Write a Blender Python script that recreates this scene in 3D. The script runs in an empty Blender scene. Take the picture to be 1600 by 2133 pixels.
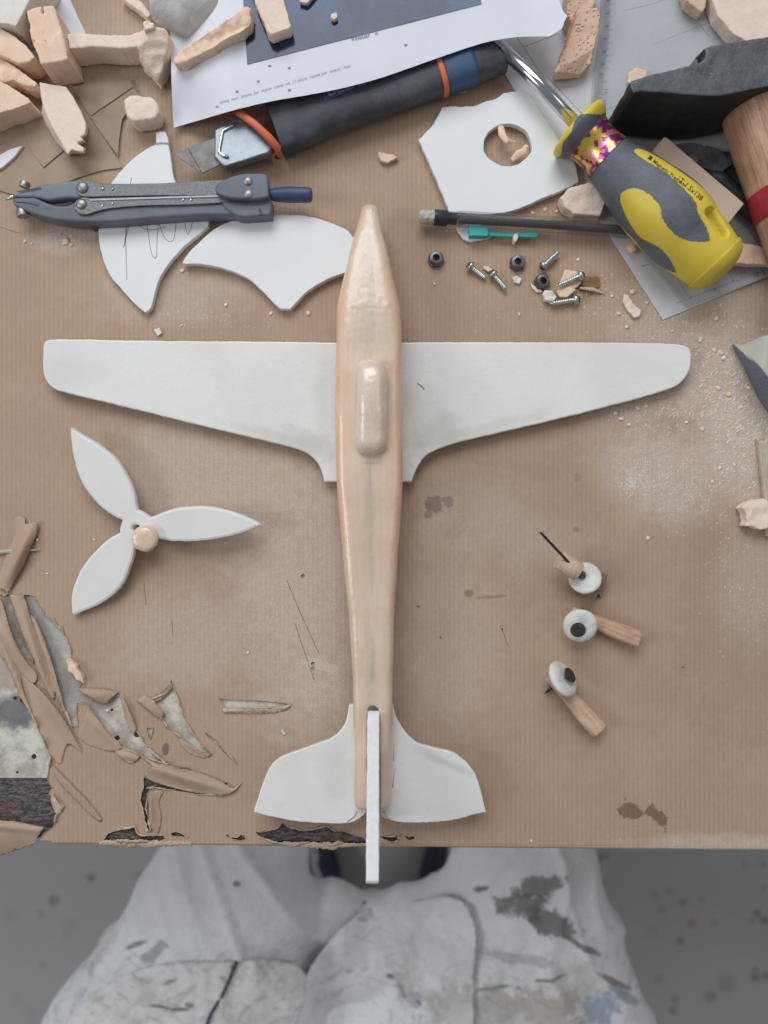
import bpy, bmesh, math, random
from mathutils import Vector, Matrix, noise
from mathutils.bvhtree import BVHTree
from math import sin, cos, pi, radians, sqrt, atan2

# ------------------------------------------------------------------ camera, light, exposure
S = 0.25e-3          # metres per photo pixel on the table top
D = 0.40             # camera height above the table top
sc = bpy.context.scene
COL = sc.collection
cam_d = bpy.data.cameras.new('camera')
cam = bpy.data.objects.new('camera', cam_d); COL.objects.link(cam)
cam.location = (0, 0, D); cam.rotation_euler = (0, 0, 0)
cam_d.sensor_fit = 'VERTICAL'
cam_d.angle = 2 * math.atan(2133 / 2 * S / D)
cam_d.clip_start = 0.005; cam_d.clip_end = 20
cam_d.dof.use_dof = True; cam_d.dof.focus_distance = 0.385; cam_d.dof.aperture_fstop = 3.4
sc.camera = cam
world = bpy.data.worlds.new("World"); sc.world = world; world.use_nodes = True
world.node_tree.nodes['Background'].inputs[0].default_value = (0.78, 0.80, 0.86, 1)
world.node_tree.nodes['Background'].inputs[1].default_value = 0.26

def area(name, loc, target, sx, sy, power, color):
    l = bpy.data.lights.new(name, 'AREA'); l.shape = 'RECTANGLE'; l.size = sx; l.size_y = sy
    l.energy = power; l.color = color
    o = bpy.data.objects.new(name, l); COL.objects.link(o); o.location = loc
    o.rotation_euler = (Vector(target) - Vector(loc)).to_track_quat('-Z', 'Y').to_euler()
    return o
area('window_light', (-0.35, 1.55, 1.65), (0, 0.05, 0), 1.7, 1.3, 37, (0.92, 0.96, 1.0))
area('side_window_light', (-1.7, -0.1, 1.25), (0, 0, 0), 0.8, 0.6, 11.0, (0.95, 0.97, 1.0))
area('room_light', (1.3, 0.2, 1.7), (0, 0, 0), 0.8, 0.8, 3.0, (1.0, 0.96, 0.9))
sc.view_settings.view_transform = 'Standard'; sc.view_settings.look = 'None'
sc.view_settings.exposure = 0.0; sc.view_settings.gamma = 1
sc.view_settings.use_curve_mapping = False

# ------------------------------------------------------------------ helpers
def W(px, py, z=0.0):
    k = S * (D - z) / D
    return Vector(((px - 800) * k, (1066.5 - py) * k, z))
def U(px, z=0.0): return px * S * (D - z) / D

def smooth(pts, n=5, closed=True):
    """Catmull-Rom through pixel points; a third value 1 marks a sharp corner"""
    out = []; N = len(pts)
    for i in range(N if closed else N - 1):
        p1 = pts[i]; p2 = pts[(i + 1) % N]
        p0 = pts[(i - 1) % N] if closed or i > 0 else p1
        p3 = pts[(i + 2) % N] if closed or i + 2 < N else p2
        if len(p1) > 2: p0 = p1
        if len(p2) > 2: p3 = p2
        for k in range(n):
            t = k / n; t2 = t * t; t3 = t2 * t
            out.append(tuple(0.5 * (2 * p1[c] + (p2[c] - p0[c]) * t + (2 * p0[c] - 5 * p1[c] + 4 * p2[c] - p3[c]) * t2
                       + (3 * p1[c] - p0[c] - 3 * p2[c] + p3[c]) * t3) for c in (0, 1)))
    if not closed: out.append(tuple(pts[-1][:2]))
    return out

def rag(pts, amp=1.5, step=4, seed=0, closed=True):
    """tear the outline: resample and push each point sideways with noise"""
    r = random.Random(seed); out = []; N = len(pts)
    for i in range(N if closed else N - 1):
        a = pts[i]; b = pts[(i + 1) % N]
        L = math.hypot(b[0] - a[0], b[1] - a[1]); n = max(1, int(L / step))
        for k in range(n):
            t = k / n
            x = a[0] + (b[0] - a[0]) * t; y = a[1] + (b[1] - a[1]) * t
            q = 0.6 * noise.noise(Vector((x * .06, y * .06, seed * 7.3))) + 0.5 * noise.noise(Vector((x * .23, y * .23, seed * 3.1)))
            d = amp * (q * 2.0 + r.uniform(-.35, .35))
            nx, ny = (-(b[1] - a[1]) / max(L, 1e-6), (b[0] - a[0]) / max(L, 1e-6))
            out.append((x + nx * d, y + ny * d))
    return out

def inside(x, y, poly):
    c = False; j = len(poly) - 1
    for i in range(len(poly)):
        xi, yi = poly[i][0], poly[i][1]; xj, yj = poly[j][0], poly[j][1]
        if (yi > y) != (yj > y) and x < (xj - xi) * (y - yi) / (yj - yi) + xi: c = not c
        j = i
    return c

ORIG = {}   # origin of every object, so parts share their thing's frame
def meta(o, label=None, cat=None, group=None, kind=None):
    if label: o['label'] = label
    if cat: o['category'] = cat
    if group: o['group'] = group
    if kind: o['kind'] = kind
    return o
def thing(name, loc, label, cat, group=None):
    o = bpy.data.objects.new(name, None); COL.objects.link(o); o.location = loc
    o.empty_display_size = 0.01
    ORIG[o.name] = Vector(loc)
    return meta(o, label, cat, group)
def add(name, me, m, parent=None, label=None, cat=None, group=None, kind=None, shade=35, keep=False):
    """link a mesh given in world coordinates as one object"""
    me.name = name
    if m is not None:
        ms = m if isinstance(m, (list, tuple)) else [m]
        me.materials.clear()
        for q in ms: me.materials.append(q)
    o = bpy.data.objects.new(name, me); COL.objects.link(o)
    if parent is not None: c = ORIG[parent.name]
    elif keep: c = Vector((0, 0, 0))
    else:
        vs = [v.co for v in me.vertices]
        lo = [min(v[i] for v in vs) for i in range(3)]; hi = [max(v[i] for v in vs) for i in range(3)]
        c = Vector(((lo[0] + hi[0]) / 2, (lo[1] + hi[1]) / 2, lo[2]))
    me.transform(Matrix.Translation(-c))
    if parent is not None: o.parent = parent
    else: o.location = c
    ORIG[o.name] = c
    if shade:
        me.polygons.foreach_set('use_smooth', [True] * len(me.polygons))
        if shade < 180: me.set_sharp_from_angle(angle=radians(shade))
    me.update()
    return meta(o, label, cat, group, kind)

def evalmesh(o):
    COL.objects.link(o); bpy.context.view_layer.update()
    dg = bpy.context.evaluated_depsgraph_get()
    me = bpy.data.meshes.new_from_object(o.evaluated_get(dg))
    bpy.data.objects.remove(o)
    return me

def M(verts, faces):
    me = bpy.data.meshes.new('m'); me.from_pydata([tuple(v) for v in verts], [], faces); me.update()
    return me
def fixn(me):
    bm = bmesh.new(); bm.from_mesh(me); bmesh.ops.recalc_face_normals(bm, faces=bm.faces); bm.to_mesh(me); bm.free()
    return me
def join(meshes):
    bm = bmesh.new()
    for m in meshes: bm.from_mesh(m)
    me = bpy.data.meshes.new('m'); bm.to_mesh(me); bm.free()
    for m in meshes: bpy.data.meshes.remove(m)
    return me

def plate_w(rings, z0, z1, bev=0.0003, res=2):
    """solid plate from world-space rings (outer first, then holes)"""
    cu = bpy.data.curves.new('c', 'CURVE'); cu.dimensions = '2D'; cu.fill_mode = 'BOTH'
    h = (z1 - z0) / 2; bev = min(bev, h * .95)
    cu.extrude = max(0, h - bev); cu.bevel_depth = bev; cu.bevel_resolution = res; cu.offset = -bev
    for ring in rings:
        sp = cu.splines.new('POLY'); sp.points.add(len(ring) - 1)
        for p, q in zip(sp.points, ring): p.co = (q[0], q[1], 0, 1)
        sp.use_cyclic_u = True
    me = evalmesh(bpy.data.objects.new('t', cu)); bpy.data.curves.remove(cu)
    me.transform(Matrix.Translation((0, 0, (z0 + z1) / 2)))
    return me
def plate(pts, z0, z1, bev=0.0003, holes=(), res=2):
    return plate_w([[W(p[0], p[1], z1) for p in r] for r in [pts] + list(holes)], z0, z1, bev, res)

def remesh(me, vs):
    o = bpy.data.objects.new('t', me)
    md = o.modifiers.new('r', 'REMESH'); md.mode = 'VOXEL'; md.voxel_size = vs; md.use_smooth_shade = True
    r = evalmesh(o); bpy.data.meshes.remove(me)
    return r
def jitter(me, amp, freq, seed=0, amp2=0, freq2=0):
    off = Vector((seed * 3.7, seed * 1.9, seed * 5.1))
    for v, n in [(v, v.normal.copy()) for v in me.vertices]:
        d = amp * noise.noise(v.co * freq + off)
        if amp2: d += amp2 * noise.noise(v.co * freq2 + off * 2)
        v.co += n * d
    me.update(); return me
def relax(me, it=2, f=0.5):
    bm = bmesh.new(); bm.from_mesh(me)
    for _ in range(it): bmesh.ops.smooth_vert(bm, verts=bm.verts, factor=f, use_axis_x=True, use_axis_y=True, use_axis_z=True)
    bm.to_mesh(me); bm.free(); return me

def prism(top, z1, z0=0.0, bottom=None, zt=None, zb=None):
    """closed prism from pixel outline seen at z1; zt gives a height per top corner"""
    if not (zt or zb or bottom) and len(top) > 4: top = rag(top, 1.1, 5, int(top[0][0]) % 17)
    n = len(top)
    T = [W(p[0], p[1], zt[i] if zt else z1) for i, p in enumerate(top)]
    B = [Vector((t.x, t.y, zb[i] if zb else z0)) for i, t in enumerate(T)] if bottom is None else [W(p[0], p[1], z0) for p in bottom]
    f = [list(range(n)), list(range(2 * n - 1, n - 1, -1))] + [[i, n + i, n + (i + 1) % n, (i + 1) % n] for i in range(n)]
    return fixn(M(T + B, f))

def ringpts(c, x, y, rx, ry, seg, e=2.0):
    out = []
    for i in range(seg):
        a = 2 * pi * i / seg; ca, sa = cos(a), sin(a)
        out.append(c + x * (rx * math.copysign(abs(ca) ** (2 / e), ca)) + y * (ry * math.copysign(abs(sa) ** (2 / e), sa)))
    return out
def loft(rings, cap=True, closed=False):
    n = len(rings[0]); V = [p for r in rings for p in r]; F = []
    R = len(rings)
    for i in range(R if closed else R - 1):
        j = (i + 1) % R
        for k in range(n): F.append([i * n + k, i * n + (k + 1) % n, j * n + (k + 1) % n, j * n + k])
    if cap and not closed: F.append(list(range(n))[::-1]); F.append([(R - 1) * n + k for k in range(n)])
    return fixn(M(V, F))
def tube(pts, rad, seg=24, e=2.0, flat=1.0, up=Vector((0, 0, 1))):
    """round (or flattened) bar along 3-D points"""
    pts = [Vector(p) for p in pts]; rings = []
    if not isinstance(rad, (list, tuple)): rad = [rad] * len(pts)
    for i, p in enumerate(pts):
        t = (pts[min(i + 1, len(pts) - 1)] - pts[max(i - 1, 0)])
        if t.length < 1e-9: t = Vector((0, 0, 1))
        t.normalize()
        u = up if abs(t.dot(up)) < .95 else Vector((1, 0, 0))
        x = t.cross(u).normalized(); y = x.cross(t).normalized()
        rings.append(ringpts(p, x, y, rad[i], rad[i] * flat, seg, e))
    return loft(rings)
def lathe(c, axis, prof, seg=40):
    """solid of revolution: prof = (distance along axis, radius)"""
    axis = Vector(axis).normalized(); c = Vector(c)
    x = axis.orthogonal().normalized(); y = axis.cross(x)
    return loft([ringpts(c + axis * h, x, y, max(r, 1e-6), max(r, 1e-6), seg) for h, r in prof])
def boolean(me, cut, op='DIFFERENCE'):
    a = bpy.data.objects.new('a', me); b = bpy.data.objects.new('b', cut); COL.objects.link(b)
    md = a.modifiers.new('b', 'BOOLEAN'); md.object = b; md.operation = op; md.solver = 'EXACT'
    r = evalmesh(a); bpy.data.objects.remove(b)
    return r
def surface(fn, nu, nv, thick=0.0):
    """sheet fn(u,v) -> world point, given a real thickness"""
    V = [fn(i / nu, j / nv) for j in range(nv + 1) for i in range(nu + 1)]
    F = [[j * (nu + 1) + i, j * (nu + 1) + i + 1, (j + 1) * (nu + 1) + i + 1, (j + 1) * (nu + 1) + i] for j in range(nv) for i in range(nu)]
    me = M(V, F)
    if thick:
        o = bpy.data.objects.new('t', me); md = o.modifiers.new('s', 'SOLIDIFY'); md.thickness = thick; md.offset = 0
        r = evalmesh(o); bpy.data.meshes.remove(me); me = r
    return me
def sheet(poly, zf, step=6, thick=0.00015, seed=0):
    """thin sheet with any pixel outline and a height function zf(px,py)"""
    from mathutils.geometry import delaunay_2d_cdt
    V = [Vector((p[0], p[1])) for p in poly]; n = len(V)
    x0, x1 = min(v.x for v in V), max(v.x for v in V); y0, y1 = min(v.y for v in V), max(v.y for v in V)
    r = random.Random(seed); y = y0 + step
    while y < y1:
        x = x0 + step
        while x < x1:
            q = (x + r.uniform(-.3, .3) * step, y + r.uniform(-.3, .3) * step)
            if inside(q[0], q[1], poly): V.append(Vector(q))
            x += step
        y += step
    vo, _, fo, *_ = delaunay_2d_cdt(V, [], [list(range(n))], 1, 1e-5)
    me = M([W(v.x, v.y, zf(v.x, v.y)) for v in vo], [list(f)[::-1] for f in fo])
    bm = bmesh.new(); bm.from_mesh(me)
    for f in bm.faces:
        if f.normal.z < 0: f.normal_flip()
    bm.to_mesh(me); bm.free()
    o = bpy.data.objects.new('t', me); md = o.modifiers.new('s', 'SOLIDIFY'); md.thickness = thick; md.offset = -1
    r_ = evalmesh(o); bpy.data.meshes.remove(me)
    return r_
def lines_mesh(segs, w, z):
    """drawn strokes: thin raised strips along pixel polylines"""
    V = []; F = []
    for pl in segs:
        for a, b in zip(pl[:-1], pl[1:]):
            za = z(a[0], a[1]) if callable(z) else z; zb = z(b[0], b[1]) if callable(z) else z
            A = W(a[0], a[1], za); B = W(b[0], b[1], zb); t = (B - A); t.z = 0
            if t.length < 1e-7: continue
            t.normalize(); nrm = Vector((-t.y, t.x, 0)) * w / 2
            k = len(V); V += [A - nrm - t * w * .2, A + nrm - t * w * .2, B + nrm + t * w * .2, B - nrm + t * w * .2]; F.append([k + 3, k + 2, k + 1, k])
    me = M(V, F)
    bm = bmesh.new(); bm.from_mesh(me)
    for f in bm.faces:
        if f.normal.z < 0: f.normal_flip()
    bm.to_mesh(me); bm.free(); return me
def text_mesh(s, px, py, size, ang, z, bold=0.0, sx=1.0):
    """lettering laid on a surface: size and position in photo pixels, ang in degrees"""
    cu = bpy.data.curves.new('t', 'FONT'); cu.body = s; cu.size = 1; cu.offset = bold; cu.resolution_u = 3
    me = evalmesh(bpy.data.objects.new('t', cu)); bpy.data.curves.remove(cu)
    a = radians(ang)
    for v in me.vertices:
        lx, ly = v.co.x * size * sx, v.co.y * size
        X = px + lx * cos(a) - ly * sin(a); Y = py - (lx * sin(a) + ly * cos(a))
        v.co = W(X, Y, z(X, Y) if callable(z) else z)
    me.update(); return me

# ------------------------------------------------------------------ materials
class NT:
    def __init__(s, name):
        s.m = bpy.data.materials.new(name); s.m.use_nodes = True; s.t = s.m.node_tree; s.n = s.t.nodes; s.l = s.t.links
        s.p = s.n['Principled BSDF']; s.tc = s.n.new('ShaderNodeTexCoord')
    def lk(s, a, b): s.l.new(a, b); return s
    def coord(s, scale=(1, 1, 1), rot=(0, 0, 0), loc=(0, 0, 0), src='Object'):
        mp = s.n.new('ShaderNodeMapping')
        if any(rot): mp.vector_type = 'TEXTURE'; scale = tuple(1 / q_ for q_ in scale)
        mp.inputs['Scale'].default_value = scale
        mp.inputs['Rotation'].default_value = rot; mp.inputs['Location'].default_value = loc
        s.l.new(s.tc.outputs[src], mp.inputs[0]); return mp.outputs[0]
    def noise(s, scale, detail=4, rough=.6, co=None, dist=0):
        n = s.n.new('ShaderNodeTexNoise'); n.inputs['Scale'].default_value = scale
        n.inputs['Detail'].default_value = detail; n.inputs['Roughness'].default_value = rough
        n.inputs['Distortion'].default_value = dist
        s.l.new(co if co is not None else s.tc.outputs['Object'], n.inputs['Vector']); return n.outputs['Fac']
    def vor(s, scale, co=None, feat='F1', out='Distance'):
        n = s.n.new('ShaderNodeTexVoronoi'); n.inputs['Scale'].default_value = scale; n.feature = feat
        s.l.new(co if co is not None else s.tc.outputs['Object'], n.inputs['Vector']); return n.outputs[out]
    def ramp(s, f, a, b, v0=0.0, v1=1.0):
        n = s.n.new('ShaderNodeMapRange'); n.interpolation_type = 'SMOOTHSTEP'
        n.inputs[1].default_value = a; n.inputs[2].default_value = b; n.inputs[3].default_value = v0; n.inputs[4].default_value = v1
        s.l.new(f, n.inputs[0]); return n.outputs[0]
    def math(s, op, a, b=None, c=None, clamp=False):
        n = s.n.new('ShaderNodeMath'); n.operation = op; n.use_clamp = clamp
        for i, q in enumerate((a, b, c)):
            if q is None: continue
            if isinstance(q, (int, float)): n.inputs[i].default_value = q
            else: s.l.new(q, n.inputs[i])
        return n.outputs[0]
    def mix(s, f, a, b, blend='MIX'):
        n = s.n.new('ShaderNodeMix'); n.data_type = 'RGBA'; n.blend_type = blend
        for i, q in ((0, f), (6, a), (7, b)):
            if isinstance(q, (int, float)): n.inputs[i].default_value = q
            elif isinstance(q, (tuple, list)): n.inputs[i].default_value = (*q, 1)
            else: s.l.new(q, n.inputs[i])
        return n.outputs[2]
    def bump(s, h, dist, strength=1.0, prev=None):
        n = s.n.new('ShaderNodeBump'); n.inputs['Distance'].default_value = dist; n.inputs['Strength'].default_value = strength
        s.l.new(h, n.inputs['Height'])
        if prev is not None: s.l.new(prev, n.inputs['Normal'])
        return n.outputs[0]
    def pos(s):
        g = s.n.new('ShaderNodeNewGeometry'); return g.outputs['Position']
    def blob(s, px, py, rx, ry=None, ang=0, z=0.0, soft=.5, wob=.35, nz=None):
        """mask of a stain: 1 inside an uneven ellipse at a place on the surface"""
        ry = ry or rx; c = W(px, py, z)
        mp = s.n.new('ShaderNodeMapping'); mp.vector_type = 'TEXTURE'
        mp.inputs['Location'].default_value = (c.x, c.y, 0); mp.inputs['Rotation'].default_value = (0, 0, radians(ang))
        mp.inputs['Scale'].default_value = (U(rx, z), U(ry, z), 1e3)
        s.l.new(s._pos, mp.inputs[0])
        ln = s.n.new('ShaderNodeVectorMath'); ln.operation = 'LENGTH'; s.l.new(mp.outputs[0], ln.inputs[0])
        d = ln.outputs['Value']
        if nz is not None: d = s.math('ADD', d, s.math('MULTIPLY', s.math('SUBTRACT', nz, .5), wob * 4))
        return s.ramp(d, 1.0 + soft / 2, 1.0 - soft / 2)
    def color(s, c):
        if isinstance(c, (tuple, list)): s.p.inputs['Base Color'].default_value = (*c, 1)
        else: s.l.new(c, s.p.inputs['Base Color'])
    def set(s, **k):
        for a, v in k.items():
            a = a.replace('_', ' ')
            if isinstance(v, (int, float)): s.p.inputs[a].default_value = v
            elif isinstance(v, tuple): s.p.inputs[a].default_value = v
            else: s.l.new(v, s.p.inputs[a])
        return s

def basic(name, c1, c2=None, rough=.6, sc_=150, bump=0.0, bsc=600, dust=0.0, dcol=(.62, .56, .5), metal=0.0, **kw):
    t = NT(name)
    n = t.noise(sc_, 5)
    col = t.mix(t.ramp(n, .32, .68), c1, c2 or c1)
    if dust:
        dn = t.math('MULTIPLY', t.ramp(t.noise(2600, 2, .7), .60, .72), t.ramp(t.noise(60, 3), .4, .62, .25, 1.0))
        dn = t.math('MULTIPLY', dn, dust, clamp=True)
        haze = t.math('MULTIPLY', t.ramp(t.noise(90, 6, .7), .42, .75), dust * .35, clamp=True)
        dn = t.math('MAXIMUM', dn, haze)
        col = t.mix(dn, col, dcol)
        t.set(Roughness=t.math('ADD', t.math('MULTIPLY', dn, .4), rough, clamp=True))
    else: t.set(Roughness=t.math('ADD', t.math('MULTIPLY', n, .15), rough - .07, clamp=True))
    t.color(col)
    t.set(Metallic=metal if not dust else t.math('MULTIPLY', t.math('SUBTRACT', 1.0, dn), metal), **kw)
    if bump: t.set(Normal=t.bump(t.noise(bsc, 5, .65), bump))
    return t.m
# ------------------------------------------------------------------ the materials
def kraft_mat(name, dusty=True):
    t = NT(name); t._pos = t.pos()
    n1 = t.noise(28, 5); n2 = t.noise(420, 4, .7)
    rib = t.n.new('ShaderNodeTexWave'); rib.wave_type = 'BANDS'; rib.bands_direction = 'X'
    rib.inputs['Scale'].default_value = 128; rib.inputs['Distortion'].default_value = 1.5; rib.inputs['Detail'].default_value = 2
    rib.inputs['Detail Scale'].default_value = .35
    t.lk(t.coord((1, .12, 1)), rib.inputs['Vector'])
    fib = t.noise(300, 5, .7, t.coord((3.2, .5, 1)))
    ribm = t.math('MULTIPLY', rib.outputs['Fac'], t.ramp(t.noise(16, 3), .3, .65, .25, 1.0))
    c = t.mix(t.ramp(n1, .3, .7), (.405, .278, .196), (.450, .318, .228))
    c = t.mix(t.math('MULTIPLY', ribm, .38), c, (.60, .415, .26))
    c = t.mix(t.ramp(fib, .35, .75, 0, .32), c, (.31, .215, .150))
    c = t.mix(t.ramp(t.noise(1500, 2, .8), .60, .72, 0, .22), c, (.62, .52, .42))
    if dusty:
        nz = t.noise(95, 5, .75); nzs = t.noise(170, 4, .65)
        f = None
        # fine whitish sanding dust lying in drifts
        for (x, y, rx, ry, a, k) in [(440, 1010, 210, 130, -20, .50), (610, 1230, 130, 320, 6, .55), (400, 1330, 160, 90, 10, .42),
                (990, 1090, 140, 90, 0, .35), (1330, 840, 90, 40, 15, .5), (1380, 990, 130, 90, -20, .75), (1480, 760, 120, 110, 40, .75),
                (1540, 900, 110, 150, 0, .85), (1560, 1220, 60, 130, 0, .5), (1450, 640, 160, 80, 15, .55), (1100, 1130, 90, 60, 0, .4),
                (1500, 1760, 160, 22, 0, .55), (360, 620, 140, 50, 0, .4), (660, 1440, 60, 60, 0, .6), (1330, 1000, 30, 22, 0, 1.0),
                (660, 1385, 36, 16, 0, .95), (690, 1395, 16, 14, 0, .9), (130, 500, 60, 26, 0, .7), (230, 150, 120, 120, 0, .3),
                (680, 1150, 36, 170, 3, .55), (930, 1330, 110, 200, 0, .3)]:
            b = t.math('MULTIPLY', t.blob(x, y, rx, ry, a, nz=nz, soft=1.1, wob=.5), k)
            f = b if f is None else t.math('MAXIMUM', f, b)
        gr = t.math('MULTIPLY', t.ramp(t.noise(1900, 3, .75), .36, .64), t.ramp(t.noise(260, 4, .7), .30, .68, .45, 1.0))
        f = t.math('MULTIPLY', f, t.math('ADD', t.math('MULTIPLY', gr, 1.0), .12), clamp=True)
        c = t.mix(f, c, (.72, .67, .62))
        for (x, y, rx, ry, a, col, k) in [(905, 1052, 22, 15, 0, (.13, .10, .10), .6), (932, 1045, 13, 12, 0, (.14, .11, .11), .5), (892, 1072, 9, 8, 0, (.15, .12, .11), .5),
                (1314, 1690, 20, 23, 20, (.14, .085, .05), .75), (1372, 1702, 26, 14, -50, (.14, .085, .05), .75),
                (977, 1236, 10, 9, 0, (.16, .09, .03), .55), (1030, 1243, 42, 3, 4, (.2, .12, .07), .45), (1200, 1103, 7, 5, 0, (.22, .14, .07), .6),
                (1203, 995, 8, 9, 0, (.28, .18, .1), .45), (345, 1560, 7, 13, -10, (.13, .095, .075), .75),
                (1190, 620, 60, 20, 0, (.30, .2, .12), .3), (1222, 598, 26, 22, 10, (.17, .085, .03), .6),
                (1100, 1060, 160, 200, 0, (.30, .215, .14), .25), (1530, 1280, 120, 260, 0, (.30, .215, .14), .25)]:
            c = t.mix(t.math('MULTIPLY', t.blob(x, y, rx, ry, a, nz=nzs if rx < 50 else nz, soft=.35, wob=.75 if rx > 12 else .3), k), c, col)
    t.color(c)
    t.set(Roughness=.72, Specular_IOR_Level=.35)
    h = t.math('ADD', t.math('MULTIPLY', rib.outputs['Fac'], .18), t.math('ADD', t.math('MULTIPLY', t.noise(900, 3, .7), .55), t.math('MULTIPLY', t.noise(45, 3), 2.0)))
    t.set(Normal=t.bump(h, .00035, .9))
    return t.m
m_kraft = kraft_mat('kraft_paper')
m_kraft2 = basic('kraft_torn', (.42, .290, .205), (.48, .345, .25), .75, 40, .00015, 900, dust=.25, dcol=(.6, .52, .44))
m_kraft_edge = basic('kraft_torn_edge', (.50, .37, .26), (.62, .49, .37), .85, 500, .0003, 1500)
m_card = basic('brown_card', (.33, .235, .165), (.40, .29, .21), .7, 40, .0001, 500, dust=.3, dcol=(.55, .46, .38))

t = NT('old_painted_board'); t._pos = t.pos()
nz = t.noise(120, 6, .7)
c = t.mix(t.ramp(t.noise(70, 6, .7), .40, .62), (.42, .36, .30), (.64, .64, .56))
c = t.mix(t.ramp(t.noise(150, 5, .7), .55, .72, 0, .6), c, (.46, .38, .26))
c = t.mix(t.ramp(t.noise(500, 4, .7), .6, .7, 0, .45), c, (.28, .24, .22))
c = t.mix(t.math('MULTIPLY', t.blob(25, 1485, 42, 34, nz=nz, soft=.8, wob=.5), .8), c, (.09, .09, .11))
c = t.mix(t.math('MULTIPLY', t.blob(60, 1300, 40, 130, 22, nz=nz, soft=.8), .75), c, (.17, .125, .105))
c = t.mix(t.math('MULTIPLY', t.blob(120, 1330, 50, 130, 20, nz=nz, soft=.9), .55), c, (.40, .385, .37))
c = t.mix(t.math('MULTIPLY', t.blob(180, 1440, 60, 50, 20, nz=nz, soft=.9), .6), c, (.28, .245, .24))
for (x, y, r) in [(69, 1577, 5), (34, 1610, 3), (243, 1538, 5), (284, 1531, 6), (45, 1460, 5), (232, 1480, 3), (30, 1455, 4)]:
    c = t.mix(t.blob(x, y, r, nz=t.noise(700, 3), soft=.4, wob=.25), c, (.02, .02, .022))
t.color(c); t.set(Roughness=.75, Normal=t.bump(t.math('ADD', t.noise(600, 5, .7), t.noise(90, 4)), .0004)); m_board = t.m

t = NT('charred_edge_board'); t._pos = t.pos()
nz = t.noise(300, 5, .7)
g = t.noise(420, 6, .75, t.coord((.5, 1.6, 1)), .5)
c = t.mix(t.ramp(g, .4, .62), (.055, .048, .05), (.24, .21, .20))
c = t.mix(t.math('MULTIPLY', t.math('MULTIPLY', t.blob(25, 1684, 24, 8, 8, nz=nz, soft=.8, wob=.5), t.ramp(g, .42, .58)), .7), c, (.30, .05, .07))
t.color(c); t.set(Roughness=.85, Normal=t.bump(t.math('ADD', g, t.noise(900, 4, .7)), .0012)); m_dark = t.m

m_ply = basic('white_board', (.76, .775, .785), (.80, .81, .81), .55, 25, .00006, 900)
t = NT('varnished_white_board')
c = t.mix(t.ramp(t.noise(22, 4), .35, .65), (.745, .745, .705), (.795, .795, .76))
c = t.mix(t.ramp(t.noise(70, 5, .7, t.coord((.6, 1.5, 1), (0, 0, .12))), .50, .74, 0, .14), c, (.60, .60, .575))
c = t.mix(t.ramp(t.noise(240, 5, .75), .58, .72, 0, .28), c, (.54, .53, .49))
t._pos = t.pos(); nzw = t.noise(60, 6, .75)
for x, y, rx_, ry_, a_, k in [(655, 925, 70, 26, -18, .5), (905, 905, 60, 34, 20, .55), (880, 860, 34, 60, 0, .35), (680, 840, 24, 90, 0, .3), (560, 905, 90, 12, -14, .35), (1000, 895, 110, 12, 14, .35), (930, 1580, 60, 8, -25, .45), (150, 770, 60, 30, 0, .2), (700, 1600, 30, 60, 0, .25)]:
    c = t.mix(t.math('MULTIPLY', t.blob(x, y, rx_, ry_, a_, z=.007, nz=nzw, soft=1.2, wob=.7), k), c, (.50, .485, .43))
c = t.mix(t.ramp(t.noise(900, 3, .7), .68, .74, 0, .5), c, (.48, .46, .42))
t.color(c); t.set(Roughness=.42, Coat_Weight=.3, Coat_Roughness=.22, Normal=t.bump(t.math('ADD', t.noise(500, 5, .65), t.noise(60, 3)), .00014)); m_wing = t.m
m_fin = basic('bare_white_board_edge', (.74, .745, .74), (.81, .81, .80), .8, 400, .0002, 900)
m_prop = basic('painted_white_board', (.735, .73, .70), (.775, .77, .74), .6, 25, .00008, 900)
m_prop_edge = basic('white_board_lit_cut_edge', (.78, .78, .77), (.84, .84, .83), .85, 600, .0003, 1500)  # cut edges coloured brighter than the faces, painting light caught by the bevel

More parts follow.
